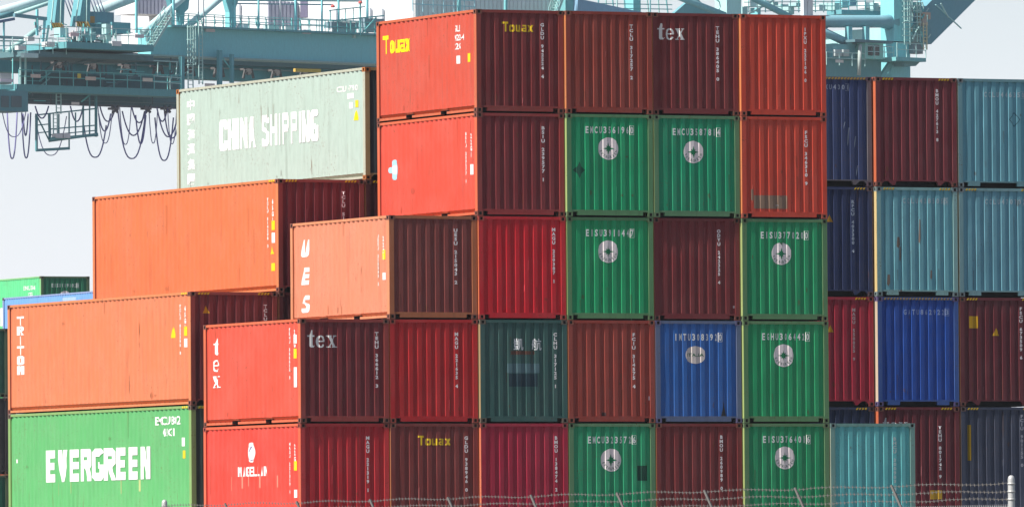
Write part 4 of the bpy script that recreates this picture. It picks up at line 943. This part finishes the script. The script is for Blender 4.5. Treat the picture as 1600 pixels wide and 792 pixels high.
ladder(1418, -12, 70, 8, -1.6, True); ladder(1446, 36, 78, 5, -1.9, False, (.55, .48, .28, 1)); ladder(1436, 0, 66, 4, -1.7, False)
for k, (x0, y0, x1, y1, col) in enumerate(((1426, 70, 1442, 84, (.12, .16, .18, 1)), (1430, 40, 1438, 52, (.1, .3, .32, 1)), (1440, 20, 1454, 30, (.42, .30, .22, 1)), (1427, 56, 1436, 66, (.16, .24, .24, 1)), (1430, 4, 1440, 20, (.14, .4, .4, 1)), (1442, 30, 1450, 40, (.4, .34, .3, 1)))):
    cp('equipment_box', cbox(MB(), (x0, y1), (x1, y0), -1.5, .8), col)
for y in (2, 10, 18, 27, 36, 46, 56): cp('handrail', cbar(MB(), (1410, y), (1440, y-1), 1.2, -2), PALE)
m = MB(); q = [K(1422, 66, 0), K(1448, 70, 0), K(1530, -12, 0), K(1462, -12, 0), K(1425, 26, 0)]; cp('boom', m.prism([(v.x, v.z) for v in q], -.6, 1.2), (.07, .25, .31, 1))
cp('floodlight_arm', cbar(MB(), (1462, 8), (1502, 45), 1.6, -1.0), (.25, .5, .5, 1)); cp('floodlight_arm', cbar(MB(), (1470, 6), (1482, 28), 1.8, -1.1), PALE)

# ------------------------------------------------------------------ chain link fence with barbed wire, nearer than the stacks
def dep(px): return 1/(.006346+(px-257)*1.0217e-6)
GALV = (.5, .5, .49, 1)
fr_ = at(1580, 742, dep(1580)); fl = at(257, 780, dep(257)); 
fence = empty('chain_link_fence', (fr_.x, fr_.y, gz(fr_.x, fr_.y)))
tag(fence, 'galvanised chain link fence topped with three strands of barbed wire', 'fence')
FO = fence.location.copy(); fd = Vector((fl.x-fr_.x, fl.y-fr_.y, 0)); FL = fd.length; fd.normalize(); fn = Vector((-fd.y, fd.x, 0))
if fn.dot(CAM-fr_) > 0: fn = -fn            # arms lean away from the camera
zt = lambda s: (fr_.z-FO.z)+(fl.z-fr_.z)*s/FL          # corner post heights, the top follows the ground
def fpt(s, h, o=0): return Vector((fd.x*s+fn.x*o, fd.y*s+fn.y*o, h))
def fpart(name, m, parent=None, k='galv'): return m.build(name, M[k], parent or fence)
def stile(s, r_, top, bot):
    m = MB(); m.tube([fpt(s, bot), fpt(s, top-.05), fpt(s, top-.015), fpt(s, top)], [r_, r_, r_*.8, r_*.3], 12); return m
for s in (0, FL):
    p = fpart('corner_post', stile(s, .045, zt(s), -.4))
    for dz in (.11, .21, .31): fpart('band', MB().tube([fpt(s, zt(s)-dz-.012), fpt(s, zt(s)-dz+.012)], .05, 12), p)
arms = [1410, 1259, 1117, 980, 845, 715, 593, 478, 366]
def s_of(px):
    lo, hi = 0., FL
    for _ in range(40):
        mid = (lo+hi)/2; q = FO+fpt(mid, 2.4)-CAM
        x = 800+FPX*q.dot(r2)/q.dot(fw)
        if x > px: lo = mid
        else: hi = mid
    return lo
AS = [s_of(px) for px in arms]
wt = lambda s: zt(s)-.10-.045*math.sin(math.pi*((s/FL*9) % 1))*.5
for s in AS:
    h = zt(s)-.42; p = fpart('line_post', stile(s, .03, h+.02, -.4))
    fpart('wire_arm', MB().bar(fpt(s, h, 0), fpt(s, zt(s)-.085, -.10) + fd*.13, .030, .026), p, 'wire')
for j, dz in enumerate((.10, .20, .30)):
    m = MB(); pts = []
    n = int(FL/.12); rr = random.Random(j)
    for k in range(n+1):
        s = FL*k/n; pts.append(fpt(s, zt(s)-dz-.012*math.sin(s*2.1+j)-.004*math.sin(math.pi*((s/2.95) % 1))+rr.uniform(-.003, .003), -.06*(1-j*.4)))
    m.tube(pts, .0028, 4)
    for k in range(1, n, 1):
        q = pts[k]; a = rr.uniform(0, 3)
        m.bar(q+Vector((0, 0, -.02)), q+Vector((fd.x*.012, fd.y*.012, .022)), .006); m.bar(q+fd*.012+Vector((0, 0, .016)), q-fd*.012+Vector((0, 0, -.016)), .006)
    fpart('barbed_wire', m, None, 'wire')
fpart('top_rail', MB().tube([fpt(0, zt(0)-.46), fpt(FL, zt(FL)-.46)], .02, 8))
m = MB(); st = .055; n = int(FL/st)
for k in range(n):
    s = k*st; h1 = zt(s)-.375; H_ = h1-.05; run = min(H_, FL-s-.01)
    for sg in (1, -1):
        a = s if sg > 0 else s
        # each wire zigzags straight down, one diamond wide
    pts = []
    z = h1; sd = 1
    m.bar(fpt(s, h1), fpt(s+st/2, h1-.06), .006); m.bar(fpt(s+st, h1-.02), fpt(s+st/2, h1-.08), .006)
    zz = h1-.06; flip = 0
    while zz > h1-.5:
        m.bar(fpt(s+st/2, zz), fpt(s+(st if flip else 0), zz-.055), .005); m.bar(fpt(s+st/2, zz-.005), fpt(s+(0 if flip else st), zz-.06), .005); zz -= .055; flip ^= 0
        m.bar(fpt(s, zz), fpt(s+st/2, zz-.055), .005); m.bar(fpt(s+st, zz-.005), fpt(s+st/2, zz-.06), .005); zz -= .055
    lo = .05
    m.bar(fpt(s, zz), fpt(s, lo), .005)
fpart('chain_link_mesh', m)

# ------------------------------------------------------------------ thin summer haze over the whole yard
hm = bpy.data.materials.new('haze_air'); hm.use_nodes = True; nt = hm.node_tree; nt.nodes.clear()
ho = nt.nodes.new('ShaderNodeOutputMaterial'); pv = nt.nodes.new('ShaderNodeVolumePrincipled'); nt.links.new(pv.outputs[0], ho.inputs['Volume'])
pv.inputs['Color'].default_value = (.86, .92, 1, 1); pv.inputs['Density'].default_value = HAZE; pv.inputs['Anisotropy'].default_value = 0
hz_o = MB().box(-4500, 4500, -4500, 4500, -5, 90).build('haze', hm); tag(hz_o, kind='stuff');
